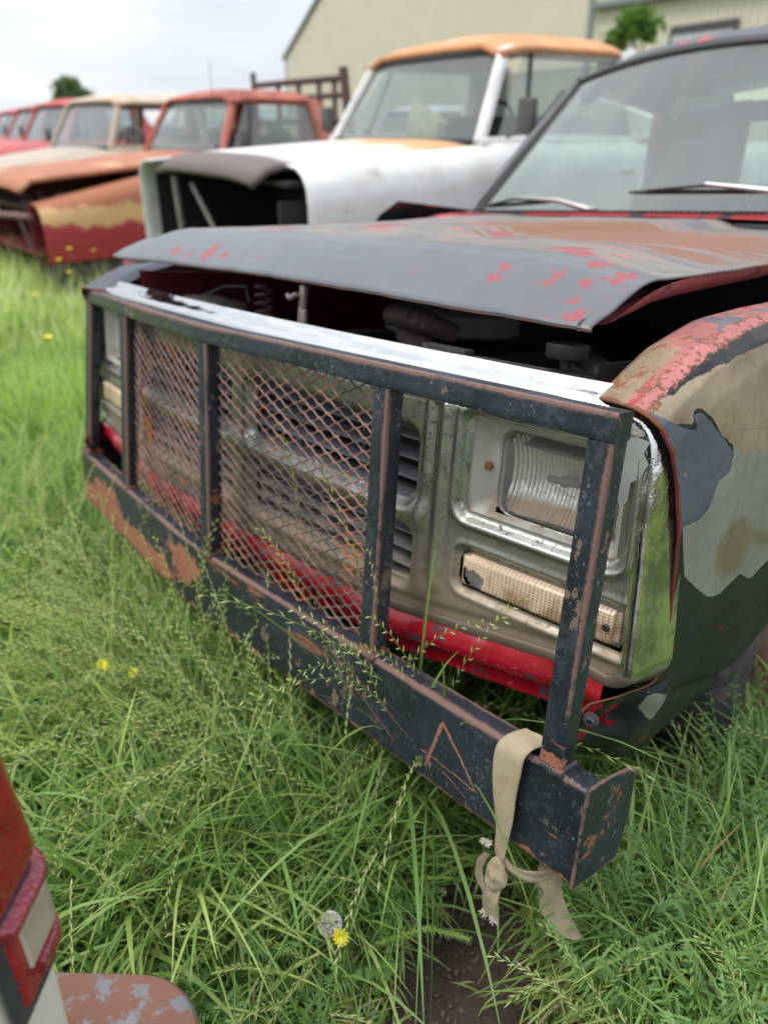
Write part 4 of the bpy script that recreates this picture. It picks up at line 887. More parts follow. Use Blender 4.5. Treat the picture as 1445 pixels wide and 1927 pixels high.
g = MB(); random.seed(3)
for k in range(90):
    x = random.uniform(-.0135, .0135); y = random.uniform(-.003, .003); l = random.uniform(.004, .013)
    a = Vector((.924 + x, -.030 + y, .280)); g.tube([a - off, a + Vector((x * .1, random.uniform(-.002, .002), -l * .5)) - off, a + Vector((x * .35 + random.uniform(-.003, .003), random.uniform(-.005, .003), -l)) - off], .0007, 4)
g.build('frayed_threads', simple('loose_cotton_threads', (.62, .56, .46), .95), strap); g = MB()
for k in range(60):
    x = random.uniform(-.007, .007); a = Vector((.899 + x, -.026, .402)); g.tube([a - off, a + Vector((random.uniform(-.006, .004), random.uniform(-.006, .002), random.uniform(-.008, .006))) - off], .0008, 4)
g.build('frayed_threads', simple('loose_cotton_threads', (.62, .56, .46), .95), strap)

# ================================================================== PARKED PICKUPS BEHIND
def bodymat(name, col, rust=0., rcol=(.36, .15, .06), rough=.45, dirt=(.3, .28, .24)):
    m = Mat(name, col, rough).vary(3, .85, 1.08)
    m.layer(m.math('MULTIPLY', m.ramp(m.tex(3, 6), .45, .75), .5), dirt, .7); m.layer(m.math('MULTIPLY', m.ramp(m.tex(9, 7, .7, (1, 1, .4)), .58, .72), .5), (.25, .2, .16), .8)
    if rust: m.layer(m.ramp(m.tex(4, 7, .65), .68 - rust * .3, .74 - rust * .3), rcol, .8)
    return m.done()
def roofmat(name, col, rcol, amt=.5):
    m = Mat(name, col, .55); m.layer(m.ramp(m.tex(2.2, 7, .6), .62 - amt * .4, .78 - amt * .4), rcol, .8); m.vary(6, .8, 1.15); return m.done()
IN2 = simple('dark_seat_vinyl', (.03, .03, .034), .7)
PGLASS = glass('old_window_glass', (.62, .70, .68), .16)
def parked(name, label, loc, rz, body, roofm, hoodm, trim=None, sc=1., wz=(1.27, 1.69), wy=.26, cabl=1.15, L=4.1, hf=-1.25, hz=1.12, open_front=False, hood=True, hood_up=0., sideopen=False, group='old pickups parked in the row behind', rim=None, bed=True, crew=0., frame=None, nearcut=0., arch_f=True):
    t = empty(name, loc, rz); t.scale = (sc,) * 3; tag(t, label, 'pickup truck', group)
    b0, b1 = wz; cab_end = .10 + cabl + crew
    def sec(y):
        if y < .05: zt = lerp(hz, b0 - .04, (y - hf) / (0 - hf)); 
        elif y < cab_end + .1: zt = b0 - .02
        else: zt = b0 - .06
        arch = 0
        for yc in ((hf + .42, L - .95) if arch_f else (L - .95,)):
            if abs(y - yc) < .42: arch = max(arch, math.sqrt(max(0, .42 ** 2 - (y - yc) ** 2)) + .38)
        zb = max(.42, arch); f = sst(hf - .12, hf + .25, y)
        xs_ = [.74, .80, .88, .94, .985, 1.0, 1.0, .985, .96]; zz = [zt, zt + .002, zt - .008, zt - .035, zt - .09, zt - .18, lerp(zt - .18, zb, .5), zb + .02, zb]
        return [(x * (1 - .04 * (1 - f)), z) for x, z in zip(xs_, zz)]
    ys = sorted(set([round(v, 3) for v in list(np.linspace(hf - .10, 0, 30)) + list(np.linspace(0, L, 60))]))
    g = MB()
    for sg in (1, -1): g.grid([[(sg * x, y, z) for (x, z) in sec(y)] for y in ys if not (sg > 0 and y < hf + nearcut)])
    if not open_front:
        g.grid([[(x, hf - .10 - .04 * (1 - (x / .95) ** 2), z) for z in np.linspace(.5, hz - .03, 5)] for x in np.linspace(-.95, .95, 9)])
    g.grid([[(x, L, z) for z in (.42, .8, b0 - .06)] for x in (-.95, 0, .95)])
    g.box((0, cab_end + .03, .85), (.93, .02, .38)); 
    b = g.build('body', body, t); so_ = b.modifiers.new('thickness', 'SOLIDIFY'); so_.thickness = .012
    if hood:
        g = MB()
        G_ = []
        for x in np.linspace(-.77, .77, 21):
            row = []
            for y in np.linspace(hf - .06, -.02, 16):
                z = lerp(hz, b0 - .045, (y - hf) / (0 - hf)) + .03 * (1 - (x / .77) ** 4) + .006 + hood_up * (1 - (y - hf) / (0 - hf)); row.append((x, y, z - .07 * sst(hf + .06, hf - .06, y)))
            G_.append(row)
        g.grid(G_); h = g.build('hood', hoodm, t); so_ = h.modifiers.new('thickness', 'SOLIDIFY'); so_.thickness = .03
    g = MB(); g.grid([[(x, y, b0 - .045 + .01 * y * 10) for y in (-.03, .04)] for x in (-.8, 0, .8)]); g.box((0, -.02, .8), (.8, .01, .40)); g.build('cowl', body, t)
    # greenhouse
    rh = b1; r0 = wy; r1 = cab_end - .12
    def A(sg, v): return (sg * lerp(.80, .665, v), lerp(.02, r0, v), lerp(b0 - .03, rh, v))
    for sg in (1, -1):
        g = MB(); g.tube([A(sg, 0), A(sg, .5), A(sg, 1)], .036, 8)
        g.tube([A(sg, 1), (sg * .68, (r0 + r1) / 2, rh + .0), (sg * .67, r1, rh + .0)], .028, 8)
        g.tube([(sg * .67, r1, rh + .02), (sg * .76, r1 + .08, lerp(b0, rh, .5)), (sg * .83, r1 + .1, b0 - .03)], [.07, .11, .12], 8)
        g.tube([(sg * .83, 0, b0 - .03), (sg * .86, .5, b0 - .02), (sg * .84, r1 + .1, b0 - .03)], .03, 8)
        if crew: g.tube([(sg * .67, r0 + .95, rh + .02), (sg * .83, r0 + .95, b0)], .05, 8)
        g.build('cab_frame', frame or body, t)
    g = MB(); g.grid([[(x, cab_end, z) for z in (b0 - .06, b0 + .08)] for x in (-.8, 0, .8)]); g.box((-.60, cab_end - .04, lerp(b0, b1, .5)), (.17, .02, .22)); g.box((.60, cab_end - .04, lerp(b0, b1, .5)), (.17, .02, .22))
    g.build('cab_back_wall', frame or body, t)
    g = MB(); G_ = []
    for x in np.linspace(-.72, .72, 22):
        G_.append([(x, y, rh + .045 + .05 * (1 - (x / .72) ** 2) * sst(r0 - .06, r0 + .25, y) - .05 * sst(.5, .7, abs(x)) + .03 * sst(r0 - .06, r0 + .1, y) - .02 * sst(r1 - .1, r1 + .06, y)) for y in np.linspace(r0 - .05, r1 + .06, 16)])
    g.grid(G_); r_ = g.build('roof', roofm, t); so_ = r_.modifiers.new('thickness', 'SOLIDIFY'); so_.thickness = .03
    g = MB(); g.grid([[(u * lerp(.79, .65, v), lerp(.02, r0, v) + .05 * u * u - .05, lerp(b0 - .02, rh, v)) for v in np.linspace(0, 1, 6)] for u in np.linspace(-1, 1, 14)]); g.build('windshield', PGLASS, t)
    g = MB(); lp = [(u * .79, .02 + .05 * u * u - .055, b0 - .02) for u in np.linspace(-1, 1, 12)] + [(lerp(.79, .65, v), lerp(.02, r0, v) - .01, lerp(b0 - .02, rh, v)) for v in (.1, .5, .9)] + [(u * .65, r0 + .05 * u * u - .055, rh) for u in np.linspace(1, -1, 12)] + [(-lerp(.79, .65, v), lerp(.02, r0, v) - .01, lerp(b0 - .02, rh, v)) for v in (.9, .5, .1)]
    g.tube(lp + [lp[0]], .013, 6, False); g.build('windshield_gasket', RUBBER, t)
    for sg in (1, -1):
        if not sideopen:
            g = MB(); g.grid([[(sg * lerp(.845, .685, v), lerp(lerp(.10, r0 + .12, v), r1, u), lerp(b0 - .01, rh - .0, v)) for v in (0, 1)] for u in (0, 1)]); g.build('side_window', PGLASS, t, sharp=0)
        g = MB(); g.tube([(sg * .84, .30, b0), (sg * .70, .42, rh - .01)], .012, 6); g.build('vent_window_bar', RUBBER, t)
        g = MB(); g.box((sg * 1.0, .95, b0 - .17), (.012, .05, .015), bev=.006); g.build('door_handle', CHROME, t)
        g = MB(); g.tube([(sg * .88, .14, b0 + .0), (sg * 1.05, .1, b0 + .04), (sg * 1.06, .1, b0 + .12)], .008, 6); g.box((sg * 1.07, .10, b0 + .10), (.06, .02, .08), bev=.015); g.build('door_mirror', GREYM, t)
    g = MB(); g.grid([[(u * .45, cab_end - .035, lerp(b0 + .02, b1 - .02, v)) for v in (0, 1)] for u in (-1, 1)]); g.build('rear_window', PGLASS, t, sharp=0)
    g = MB(); g.box((0, r1 - .25, b0 - .12), (.70, .08, .24), Matrix.Rotation(-.2, 3, 'X'), .06); g.box((0, r1 - .5, .85), (.70, .28, .08), bev=.04); g.box((0, .12, b0 - .08), (.76, .14, .05), bev=.03); g.build('seat', IN2, t)
    g = MB(); g.tube([(.38 + .19 * math.cos(a), .42 + .06 * math.sin(a), b0 + .02 + .16 * math.sin(a)) for a in np.linspace(0, 2 * math.pi, 25)], .012, 6, False); g.build('steering_wheel', RUBBER, t)
    for sg in (1, -1):
        for yc in (hf + .42, L - .95): wheel(t, (sg * .86, yc, .37), .36, .11, TYRE, rim or GREYM, (sg, 0, 0))
    if not open_front:
        g = MB(); g.tube([(x, hf - .2 - .06 * (1 - (x / .95) ** 2), .56) for x in np.linspace(-.98, .98, 15)], .07, 8); g.build('bumper', CHROMED, t)
    if bed:
        g = MB(); g.box((0, (cab_end + L) / 2 + .05, .78), (.80, (L - cab_end) / 2 - .08, .01)); g.build('bed_floor', GREYM, t)
    return t
WHITE = bodymat('chalky_white_paint', (.66, .665, .65), .12, (.45, .25, .12)); ORR = roofmat('orange_rusted_roof', (.52, .50, .46), (.55, .27, .12), .85)
HOODW = Mat('white_hood_rusted', (.62, .61, .58), .5); HOODW.layer(HOODW.ramp(HOODW.math('ADD', HOODW.tex(2.5, 6), HOODW.math('MULTIPLY', HOODW.math('ADD', HOODW.pos('Y'), .5), .5)), .45, .62), (.55, .31, .14), .7)
HOODW.layer(HOODW.ramp(HOODW.pos('Y'), -1.0, -1.12), (.13, .10, .09), .7); HOODW = HOODW.done()
tr1 = parked('pickup_truck', 'white pickup with an orange rusted roof and empty black grille opening beyond the grey hood', (-2.42, 2.82, 0), -.19, WHITE, ORR, HOODW, sc=1.04, open_front=True, sideopen=False, hf=-1.22, hz=1.17, nearcut=.10, wz=(1.29, 1.70))
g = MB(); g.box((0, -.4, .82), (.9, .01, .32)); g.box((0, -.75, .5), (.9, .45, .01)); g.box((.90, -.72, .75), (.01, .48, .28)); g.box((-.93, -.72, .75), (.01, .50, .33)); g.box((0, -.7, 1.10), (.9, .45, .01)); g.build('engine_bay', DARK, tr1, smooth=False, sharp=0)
g = MB(); g.tube([(-.3, -1.2, 1.05), (-.1, -1.15, .8), (0, -1.2, .5)], .015, 6); g.tube([(-.55, -1.22, 1.08), (-.52, -1.2, .45)], .02, 6); g.build('loose_bracket', simple('old_bracket_paint', (.2, .19, .17), .7), tr1)
g = MB(); g.box((.1, .15, 1.32), (.16, .03, .11), Matrix.Rotation(.35, 3, 'Y'), .005); g.build('cardboard', simple('yellow_cardboard', (.55, .52, .30), .8), tr1)
ORANGE = bodymat('red_oxide_cab_paint', (.40, .075, .04), .25, (.48, .16, .05)); RRF = roofmat('burnt_red_roof', (.42, .10, .05), (.25, .07, .05), .5)
RHD = Mat('rust_orange_hood', (.36, .14, .075), .75).vary(3, .8, 1.2); RHD.layer(RHD.ramp(RHD.tex(3, 7), .58, .66), (.5, .30, .17), .8); RHD = RHD.done()
REDF = Mat('red_fender_with_yellow_rust', (.33, .03, .035), .5); REDF.layer(REDF.ramp(REDF.math('ADD', REDF.pos('Z'), REDF.math('MULTIPLY', REDF.tex(5, 6), .25)), .80, .86), (.55, .34, .15), .7); REDF.layer(REDF.ramp(REDF.math('ADD', REDF.pos('Z'), REDF.math('MULTIPLY', REDF.tex(6, 7), .2)), .92, .97), (.33, .12, .06), .8); REDF = REDF.done()
tr3 = tr2 = parked('pickup_truck', 'orange red cab with popped rust brown hood and gutted red front by the stake rack', (-5.85, 3.18, 0), -.03, REDF, RRF, RHD, sc=.97, wz=(1.25, 1.66), hf=-1.80, hz=.88, bed=False, L=3.6, open_front=True, hood_up=.17, frame=ORANGE, arch_f=False)
TANM = bodymat('faded_tan_paint', (.42, .33, .25), .15); TANR = roofmat('tan_roof', (.50, .40, .30), (.45, .3, .2), .2)
parked('pickup_truck', 'tan roofed four door truck between the orange red cab and far red pickups', (-7.95, 3.05, 0), .02, TANM, TANR, TANM, sc=.97, wz=(1.26, 1.68), hf=-1.2, hz=1.06, crew=.8, sideopen=True, L=4.6)
g = MB(); g.box((0, -.4, .74), (.9, .01, .34)); g.box((0, -1.2, .5), (.9, .6, .01)); g.box((.75, -1.2, .70), (.01, .6, .16)); g.box((-.75, -1.2, .70), (.01, .6, .16)); g.build('engine_bay', simple('dark_red_bay_paint', (.13, .012, .016), .5), tr3, smooth=False, sharp=0)
random.seed(21); g = MB()
for k in range(9): g.tube([(random.uniform(-.8, .8), random.uniform(-1.8, -.8), random.uniform(.6, .9)) for q in range(3)], random.uniform(.012, .035), 6)
g.build('bent_scrap', simple('dull_brown_scrap', (.12, .07, .06), .7), tr3)
g = MB(); g.box((.35, -1.25, .86), (.20, .12, .06), bev=.04); g.build('valve_cover', simple('dull_alloy', (.35, .34, .31), .6), tr3)
g = MB()
for x in (-.8, -.3, .55): g.tube([(x, -1.83, .82), (x + .10, -1.80 + .1 * x, .40)], .02, 6)
g.tube([(-.9, -1.86, .84), (-.2, -1.78, .80), (.3, -1.9, .78), (.92, -1.84, .80)], .025, 8); g.build('radiator_support', simple('dusty_pink_steel', (.16, .08, .075), .7), tr3)
REDB = bodymat('bright_faded_red_paint', (.45, .04, .04), .05); REDR = roofmat('faded_red_roof', (.46, .05, .05), (.5, .2, .15), .2)
parked('pickup_truck', 'small faded red pickup farthest to the left of the row', (-17.0, 5.2, 0), 0, REDB, REDR, REDB, wz=(1.25, 1.66))
parked('pickup_truck', 'red pickup with a milky windshield just left of the tan roofed truck', (-10.9, 3.75, 0), 0, REDB, REDR, REDB, sc=1.0, wz=(1.25, 1.66))
parked('pickup_truck', 'pickup with a blue tinged windshield between the two red ones', (-13.6, 4.4, 0), 0, bodymat('washed_red_paint', (.42, .10, .09), .2), roofmat('red_brown_roof', (.36, .09, .07), (.2, .1, .08), .5), REDB, wz=(1.25, 1.66))

PW, PWR, PWH = bodymat('plain_white_paint', (.62, .64, .66)), bodymat('plain_white_roof_paint', (.65, .66, .68)), bodymat('plain_white_hood_paint', (.6, .6, .6))
parked('pickup_truck', 'plain white pickup seen only through the cab windows of the nearest truck', (-.3, 8.3, 0), .25, PW, PWR, PWH, wz=(1.28, 1.70), L=4.2)
parked('pickup_truck', 'white pickup mostly hidden behind the stake rack and the white truck', (-8.2, 8.3, 0), -.1, PW, PWR, PWH, sc=.95)
# stake rack
rk = empty('stake_rack', (-5.9, 4.75, 0), -.05); tag(rk, 'rusty brown steel stake rack leaning behind the orange red cab', 'stake rack')
RK = simple('brown_rusted_steel', (.085, .05, .042), .85, bump=.001)
g = MB(); g.tube([(-1.0, 0, .6), (-1.02, 0, 1.96)], .035, 6); g.build('rack_post', RK, rk)
g = MB(); g.tube([(.93, 0, .6), (.70, 0, 1.93)], .05, 6); g.build('rack_post', RK, rk)
for z, r_ in ((1.83, .035), (1.68, .03), (1.45, .03), (1.1, .03)):
    g = MB(); g.tube([(-1.0, 0, z), (.76, 0, z + .01)], r_, 6); g.build('rack_rail', RK, rk)
for x in (-.5, -.1, .28, .55):
    g = MB(); g.box((x, .0, 1.3), (.03, .014, .52)); g.build('rack_slat', RK, rk, sharp=0)
an = empty('whip_antenna', (-4.9, 2.9, 0)); g = MB(); g.tube([(0, 0, 1.25), (0, 0, 1.30)], .015, 8); g.build('antenna_base', RUBBER, an)
g = MB(); g.tube([(0, 0, 1.30), (-.01, 0, 1.95)], .003, 6); g.build('antenna_mast', GREYM, an); an.parent = tr2; an.matrix_parent_inverse = Matrix.Identity(4); an.location = (.93, -.1, 0)

# ================================================================== near white vehicle with the tail light (lower left)
az = math.radians(46); nrm = Vector((math.cos(az), math.sin(az), 0)); tv = Vector((-nrm.y, nrm.x, 0))
P0 = Vector((.9168, -.7787, .6498))
P0 = CAM + ((Vector((0.99248, -0.78354, 0.75399)) - CAM) * (.70 / .60)) + Vector((-.006, -.003, -.012))
near = empty('parked_wagon'); near.matrix_world = Matrix(((tv.x, nrm.x, 0, P0.x), (tv.y, nrm.y, 0, P0.y), (0, 0, 1, P0.z), (0, 0, 0, 1)))
tag(near, 'white vehicle cropped at the lower left with a red tail light and a rusty bumper', 'vehicle')
k_ = .70 / .60
def wrap(u, v, d=0.):                        # u along the rear face to the corner, wraps away past it; returns local xyz (x=t, y=normal out)
    uc = .072 * k_; R_ = .022; bow = -.28 * (v - .05) ** 2
    if u < uc - R_: x, y, nx_, ny_ = u, 0, 0, 1
    elif u < uc - R_ + R_ * 1.5708: a = (u - uc + R_) / R_; x, y, nx_, ny_ = uc - R_ + R_ * math.sin(a), -R_ + R_ * math.cos(a), math.sin(a), math.cos(a)
    else: x, y, nx_, ny_ = uc, -R_ - (u - uc + R_ - R_ * 1.5708), 1, 0
    return (x + nx_ * d + bow, y + ny_ * d - .5 * bow * 0, v)
def shellgrid(g, u0, u1, v0, v1, d, nu=26, nv=16, rim=.003):
    G_ = []
    for i in range(nu + 1):
        row = []
        for j in range(nv + 1):
            a, b = i / nu, j / nv; e = min(min(a, 1 - a) * (u1 - u0), min(b, 1 - b) * (v1 - v0)); row.append(wrap(lerp(u0, u1, a), lerp(v0, v1, b), d * float(sst(0, max(rim, .0001), e)) if d > 0 else d))
        G_.append(row)
    g.grid(G_, True)
CREAM = simple('cream_white_body_paint', (.62, .60, .53), .3, vs=6, lo=.9, hi=1.05)
g = MB(); G_ = []
for u in list(np.linspace(-1.2, .0, 14)) + list(np.linspace(.01, .14, 24)) + [.3, .6, 1.2]:
    G_.append([wrap(u, v, -.006) for v in list(np.linspace(-.32, -.02, 12)) + list(np.linspace(0, .6, 14))])
g.grid(G_, True); g.build('body', CREAM, near)
TRIMG = simple('dark_grey_trim', (.035, .04, .05), .4)
g = MB(); shellgrid(g, -.014 * k_, .125, -.014 * k_, .55, .002); g.build('lamp_trim', TRIMG, near)
def redlens(name, col, rg=.18):
    m = Mat(name, col, rg, 0, .5, .5); m.bump(m.vor(260), .003, .9).vary(20, .75, 1.2, detail=3); m.p.inputs['Transmission Weight'].default_value = .0; return m.done()
RL = redlens('deep_red_lens', (.30, .002, .012)); PL = redlens('pinkish_red_rim', (.24, .015, .035), .12)
g = MB(); shellgrid(g, .0, .12, .0, .115, .006, rim=.006); tl = g.build('tail_light', RL, near); tl['label'] = 'tall red tail light with a clear ribbed reverse lens'
g = MB(); shellgrid(g, .030, .118, .006, .030, .010, rim=.004); g.build('lower_lens', PL, tl)
CL = Mat('clear_ribbed_lens', (.55, .47, .39), .25, 0, .5, .3); CL.bump(CL.wave(62, 'X'), .003).vary(15, .85, 1.1); CL = CL.done()
g = MB(); shellgrid(g, .016, .112, .036, .094, .009, rim=.004); g.build('reverse_light', CL, tl)
g = MB(); shellgrid(g, .0, .12, .098, .118, .014, rim=.006); g.build('lens_rim', PL, tl)
g = MB(); shellgrid(g, .0, .12, .119, .50, .010, rim=.010); g.build('brake_lens', RL, tl)
BR = Mat('rusty_chrome_bumper_metal', (.17, .175, .185), .5, .2); BR.layer(BR.ramp(BR.tex(30, 8, .75), .42, .50), (.19, .09, .06), .85, 0.); BR.layer(BR.ramp(BR.tex(8, 6), .58, .62), (.33, .18, .12), .8, 0.); BR.bump(BR.tex(60, 6), .001); BR = BR.done()
g = MB(); bz_ = -.268
cs = [(.0, -.10), (.0, -.02), (.0, .0), (.004, .008), (.012, .012), (.04, .012), (.075, .012), (.085, .008), (.09, .0), (.09, -.03), (.085, -.10)]
base = [(x, .11) for x in np.linspace(-1.2, .10, 20)] + [(.10 + .10 * math.sin(a), .01 + .10 * math.cos(a)) for a in np.linspace(.1, 1.57, 14)] + [(.20, y) for y in (-.05, -.15, -.3)]
G_ = []
for i, (x, y) in enumerate(base):
    x2, y2 = base[min(i + 1, len(base) - 1)]; x1, y1 = base[max(i - 1, 0)]; l = math.hypot(x2 - x1, y2 - y1); nx_, ny_ = -(y2 - y1) / l, (x2 - x1) / l
    G_.append([(x + nx_ * (c_ - .09), y + ny_ * (c_ - .09), bz_ + h_) for (c_, h_) in cs])
g.grid(G_, True); bq = g.build('rear_bumper', BR, near); so_ = bq.modifiers.new('thickness', 'SOLIDIFY'); so_.thickness = .004
g = MB(); g.box((-.55, -1.6, .2), (.62, 1.55, .33), bev=.08); g.box((-.55, -1.7, .75), (.55, 1.1, .28), bev=.12); g.build('cabin', CREAM, near)
wheel(near, (.02, -.9, -.42), .33, .1, TYRE, GREYM, (1, 0, 0)); wheel(near, (-1.15, -.9, -.42), .33, .1, TYRE, GREYM, (-1, 0, 0)); wheel(near, (.02, -2.9, -.42), .33, .1, TYRE, GREYM, (1, 0, 0)); wheel(near, (-1.15, -2.9, -.42), .33, .1, TYRE, GREYM, (-1, 0, 0))

# ================================================================== building, trees
bd = empty('metal_building'); tag(bd, 'large beige metal building with a gabled roofline behind the trucks', 'building')
def siding(name, col, d):
    m = Mat(name, col, .5).vary(1, .95, 1.04); n = m.n('ShaderNodeTexWave'); n.inputs['Scale'].default_value = 1.3; 
    vmn = m.n('ShaderNodeVectorMath'); vmn.operation = 'DOT_PRODUCT'; vmn.inputs[1].default_value = (*d, 0); m.l(m.tcn.outputs['Object'], vmn.inputs[0]); cb = m.n('ShaderNodeCombineXYZ'); m.l(vmn.outputs['Value'], cb.inputs[0]); m.l(cb.outputs[0], n.inputs['Vector'])
    m.bump(n.outputs['Fac'], .08); m.layer(m.math('MULTIPLY', m.ramp(n.outputs['Fac'], .25, 0.), .4), (col[0] * .75, col[1] * .75, col[2] * .75)); return m.done()
def far(x, y, z, k=1.5): return (CAM.x + (x - CAM.x) * k, CAM.y + (y - CAM.y) * k, CAM.z + (z - CAM.z) * k)
a_ = Vector(far(-30.9, 22.7, 4.25)); ae = Vector(far(-8.7, 14.05, 3.4)); dd = (ae - a_); dd.z = 0; Ln = dd.length; dd.normalize(); nb = Vector((dd.y, -dd.x, 0))
if nb.y > 0: nb = -nb
eave = a_.z; apex_u = Ln * .78; slope = .285
SB = siding('beige_ribbed_siding', (.66, .58, .45), (dd.x, dd.y)); SB2 = siding('pale_beige_ribbed_siding', (.66, .61, .47), (dd.x, dd.y))
def bp_(u, z, o=0.): q = a_ + dd * u - nb * 0 + nb * o; return (q.x, q.y, z)
g = MB(); pts = [bp_(0, 0), bp_(Ln, 0), bp_(Ln, eave + slope * apex_u - slope * (Ln - apex_u)), bp_(apex_u, eave + slope * apex_u), bp_(0, eave)]
pb = [tuple(Vector(p) - nb * 20) for p in pts]
g.add(pts + pb, [(0, 1, 2, 3, 4), (5, 9, 8, 7, 6), (0, 4, 9, 5), (1, 6, 7, 2)]); g.build('wall', SB, bd, smooth=False, sharp=0)
GRT = simple('grey_green_trim', (.16, .20, .19), .5)
g = MB(); o_ = [Vector(bp_(-.3, eave - .09, .15)), Vector(bp_(apex_u, eave + slope * apex_u, .15)), Vector(bp_(Ln + .1, eave + slope * apex_u - slope * (Ln - apex_u), .15))]
V = [tuple(p) for p in o_] + [tuple(p + Vector((0, 0, .2))) for p in o_] + [tuple(p - nb * 20.3) for p in o_] + [tuple(p - nb * 20.3 + Vector((0, 0, .2))) for p in o_]
g.add(V, [(0, 1, 4, 3), (1, 2, 5, 4), (3, 4, 10, 9), (4, 5, 11, 10), (0, 3, 9, 6), (2, 8, 11, 5)]); g.build('roof', GRT, bd, smooth=False, sharp=0)
g = MB(); g.add([bp_(-.05, 0, .03), bp_(.2, 0, .03), bp_(.2, eave, .03), bp_(-.05, eave, .03)], [(0, 1, 2, 3)]); g.add([bp_(Ln - .25, 0, .06), bp_(Ln + .02, 0, .06), bp_(Ln + .02, 9, .06), bp_(Ln - .25, 9, .06)], [(0, 1, 2, 3)]); g.build('corner_trim', GRT, bd, smooth=False, sharp=0)
# low annex at the right
ax_ = empty('metal_annex'); tag(ax_, 'lower pale beige annex with a window at the right of the metal building', 'building')
b0_ = Vector(far(-8.7, 14.05, 0)); b0_.z = 0; b1_ = Vector(far(3.5, 11.2, 0)); b1_.z = 0; d2 = (b1_ - b0_).normalized(); n2 = Vector((d2.y, -d2.x, 0)); L2 = (b1_ - b0_).length; h2 = CAM.z + (3.22 - CAM.z) * 1.5
b0_ = b0_ + n2 * .02 + d2 * .05
def p2(u, z, o=0.): q = b0_ + d2 * u + n2 * o; return (q.x, q.y, z)
g = MB(); P = [p2(0, 0), p2(L2, 0), p2(L2, h2), p2(0, h2 + .35)]; Q = [tuple(Vector(p) - n2 * 12) for p in P]; g.add(P + Q, [(0, 1, 2, 3), (4, 7, 6, 5), (1, 5, 6, 2), (3, 2, 6, 7)]); g.build('wall', SB2, ax_, smooth=False, sharp=0)
g = MB(); P = [p2(0, h2 + .36, .25), p2(L2, h2 + .01, .25), p2(L2, h2 + .16, .25), p2(0, h2 + .5, .25)]; Q = [tuple(Vector(p) - n2 * 12.3 + Vector((0, 0, .9))) for p in P]; g.add(P + Q, [(0, 1, 2, 3), (3, 2, 6, 7), (0, 4, 5, 1)]); g.build('roof', GRT, ax_, smooth=False, sharp=0)
uw = (Vector(far(-6.75, 13.51, 0)) - b0_).dot(d2); uw2 = (Vector(far(-5.37, 13.11, 0)) - b0_).dot(d2); zt_ = CAM.z + (3.0 - CAM.z) * 1.5
g = MB(); P = [p2(uw, zt_ - 1.3, .05), p2(uw2, zt_ - 1.3, .05), p2(uw2, zt_, .05), p2(uw, zt_, .05)]; g.add(P, [(0, 1, 2, 3)]); wn = g.build('window', simple('dark_trim', (.05, .05, .05), .5), ax_, smooth=False, sharp=0)
g = MB(); P = [p2(uw + .12, zt_ - 1.3, .08), p2(uw2 - .12, zt_ - 1.3, .08), p2(uw2 - .12, zt_ - .22, .08), p2(uw + .12, zt_ - .22, .08)]; g.add(P, [(0, 1, 2, 3)]); g.build('pane', simple('pale_roller_door', (.42, .43, .42), .4), wn, smooth=False, sharp=0)
def leafmat(name, c1, c2, tr=.35, rough=.55):
    m = Mat(name, c1, rough, 0, .35); m.c = m.attr('col', True); mm = m.done(); t = mm.node_tree
    tl_ = t.nodes.new('ShaderNodeBsdfTranslucent'); mxs = t.nodes.new('ShaderNodeMixShader'); mxs.inputs[0].default_value = tr
    sc_ = t.nodes.new('ShaderNodeVectorMath'); sc_.operation = 'MULTIPLY'; sc_.inputs[1].default_value = (1.25, 1.35, .7); t.links.new(m.c, sc_.inputs[0]); t.links.new(sc_.outputs[0], tl_.inputs[0])
    t.links.new(m.p.outputs[0], mxs.inputs[1]); t.links.new(tl_.outputs[0], mxs.inputs[2]); t.links.new(mxs.outputs[0], t.nodes['Material Output'].inputs['Surface']); return mm
LEAF = leafmat('tree_leaves', (.05, .09, .03), None)
BARK = simple('bark', (.09, .07, .055), .9, bump=.01)
def tree(name, label, loc, h, r, n, base, trunkh, lsz, c1, c2, squash=1.):
    t = empty(name, loc); tag(t, label, 'tree')
    g = MB(); g.tube([(0, 0, 0), (.02 * h, 0, trunkh * .5), (0, .01 * h, trunkh), (0, 0, h * .75)], [r * .10, r * .08, r * .06, r * .02], 8)
    cl = []
    rg = np.random.default_rng(int(abs(loc[0] * 10)) + 5)
    for k in range(26):
        a = rg.uniform(0, 6.28); q = rg.uniform(.15, 1) ** .5; zz = rg.uniform(trunkh, h); w_ = r * math.sqrt(max(.05, 1 - ((zz - (trunkh + h) / 2) / ((h - trunkh) / 2)) ** 2))
        cl.append((q * w_ * math.cos(a) * .85, q * w_ * math.sin(a) * .85, zz)); g.tube([(0, 0, trunkh * rg.uniform(.7, 1.1)), tuple(np.array(cl[-1]) * [.5, .5, .8]), cl[-1]], [r * .03, r * .02, r * .008], 5)
    g.build('trunk', BARK, t)
    cl = np.array(cl); ci = rg.integers(0, len(cl), n); c = cl[ci] + rg.normal(0, r * .17, (n, 3)) * [1, 1, .8]
    a = rg.normal(size=(n, 3)); a /= np.linalg.norm(a, axis=1)[:, None]; b = np.cross(a, rg.normal(size=(n, 3))); b /= np.linalg.norm(b, axis=1)[:, None]
    s_ = (lsz * rg.uniform(.6, 1.3, n))[:, None]; V = np.stack([c - a * s_, c + b * s_ * .5, c + a * s_, c - b * s_ * .5], 1).reshape(-1, 3)
    tt = (.5 * rg.random(n) + .5 * rg.random(len(cl))[ci])[:, None]; colr = np.array(c1) * (1 - tt) + np.array(c2) * tt
    mesh('crown', V, np.arange(n * 4).reshape(-1, 4), LEAF, t, attrs=dict(col=np.repeat(colr, 4, 0))); return t
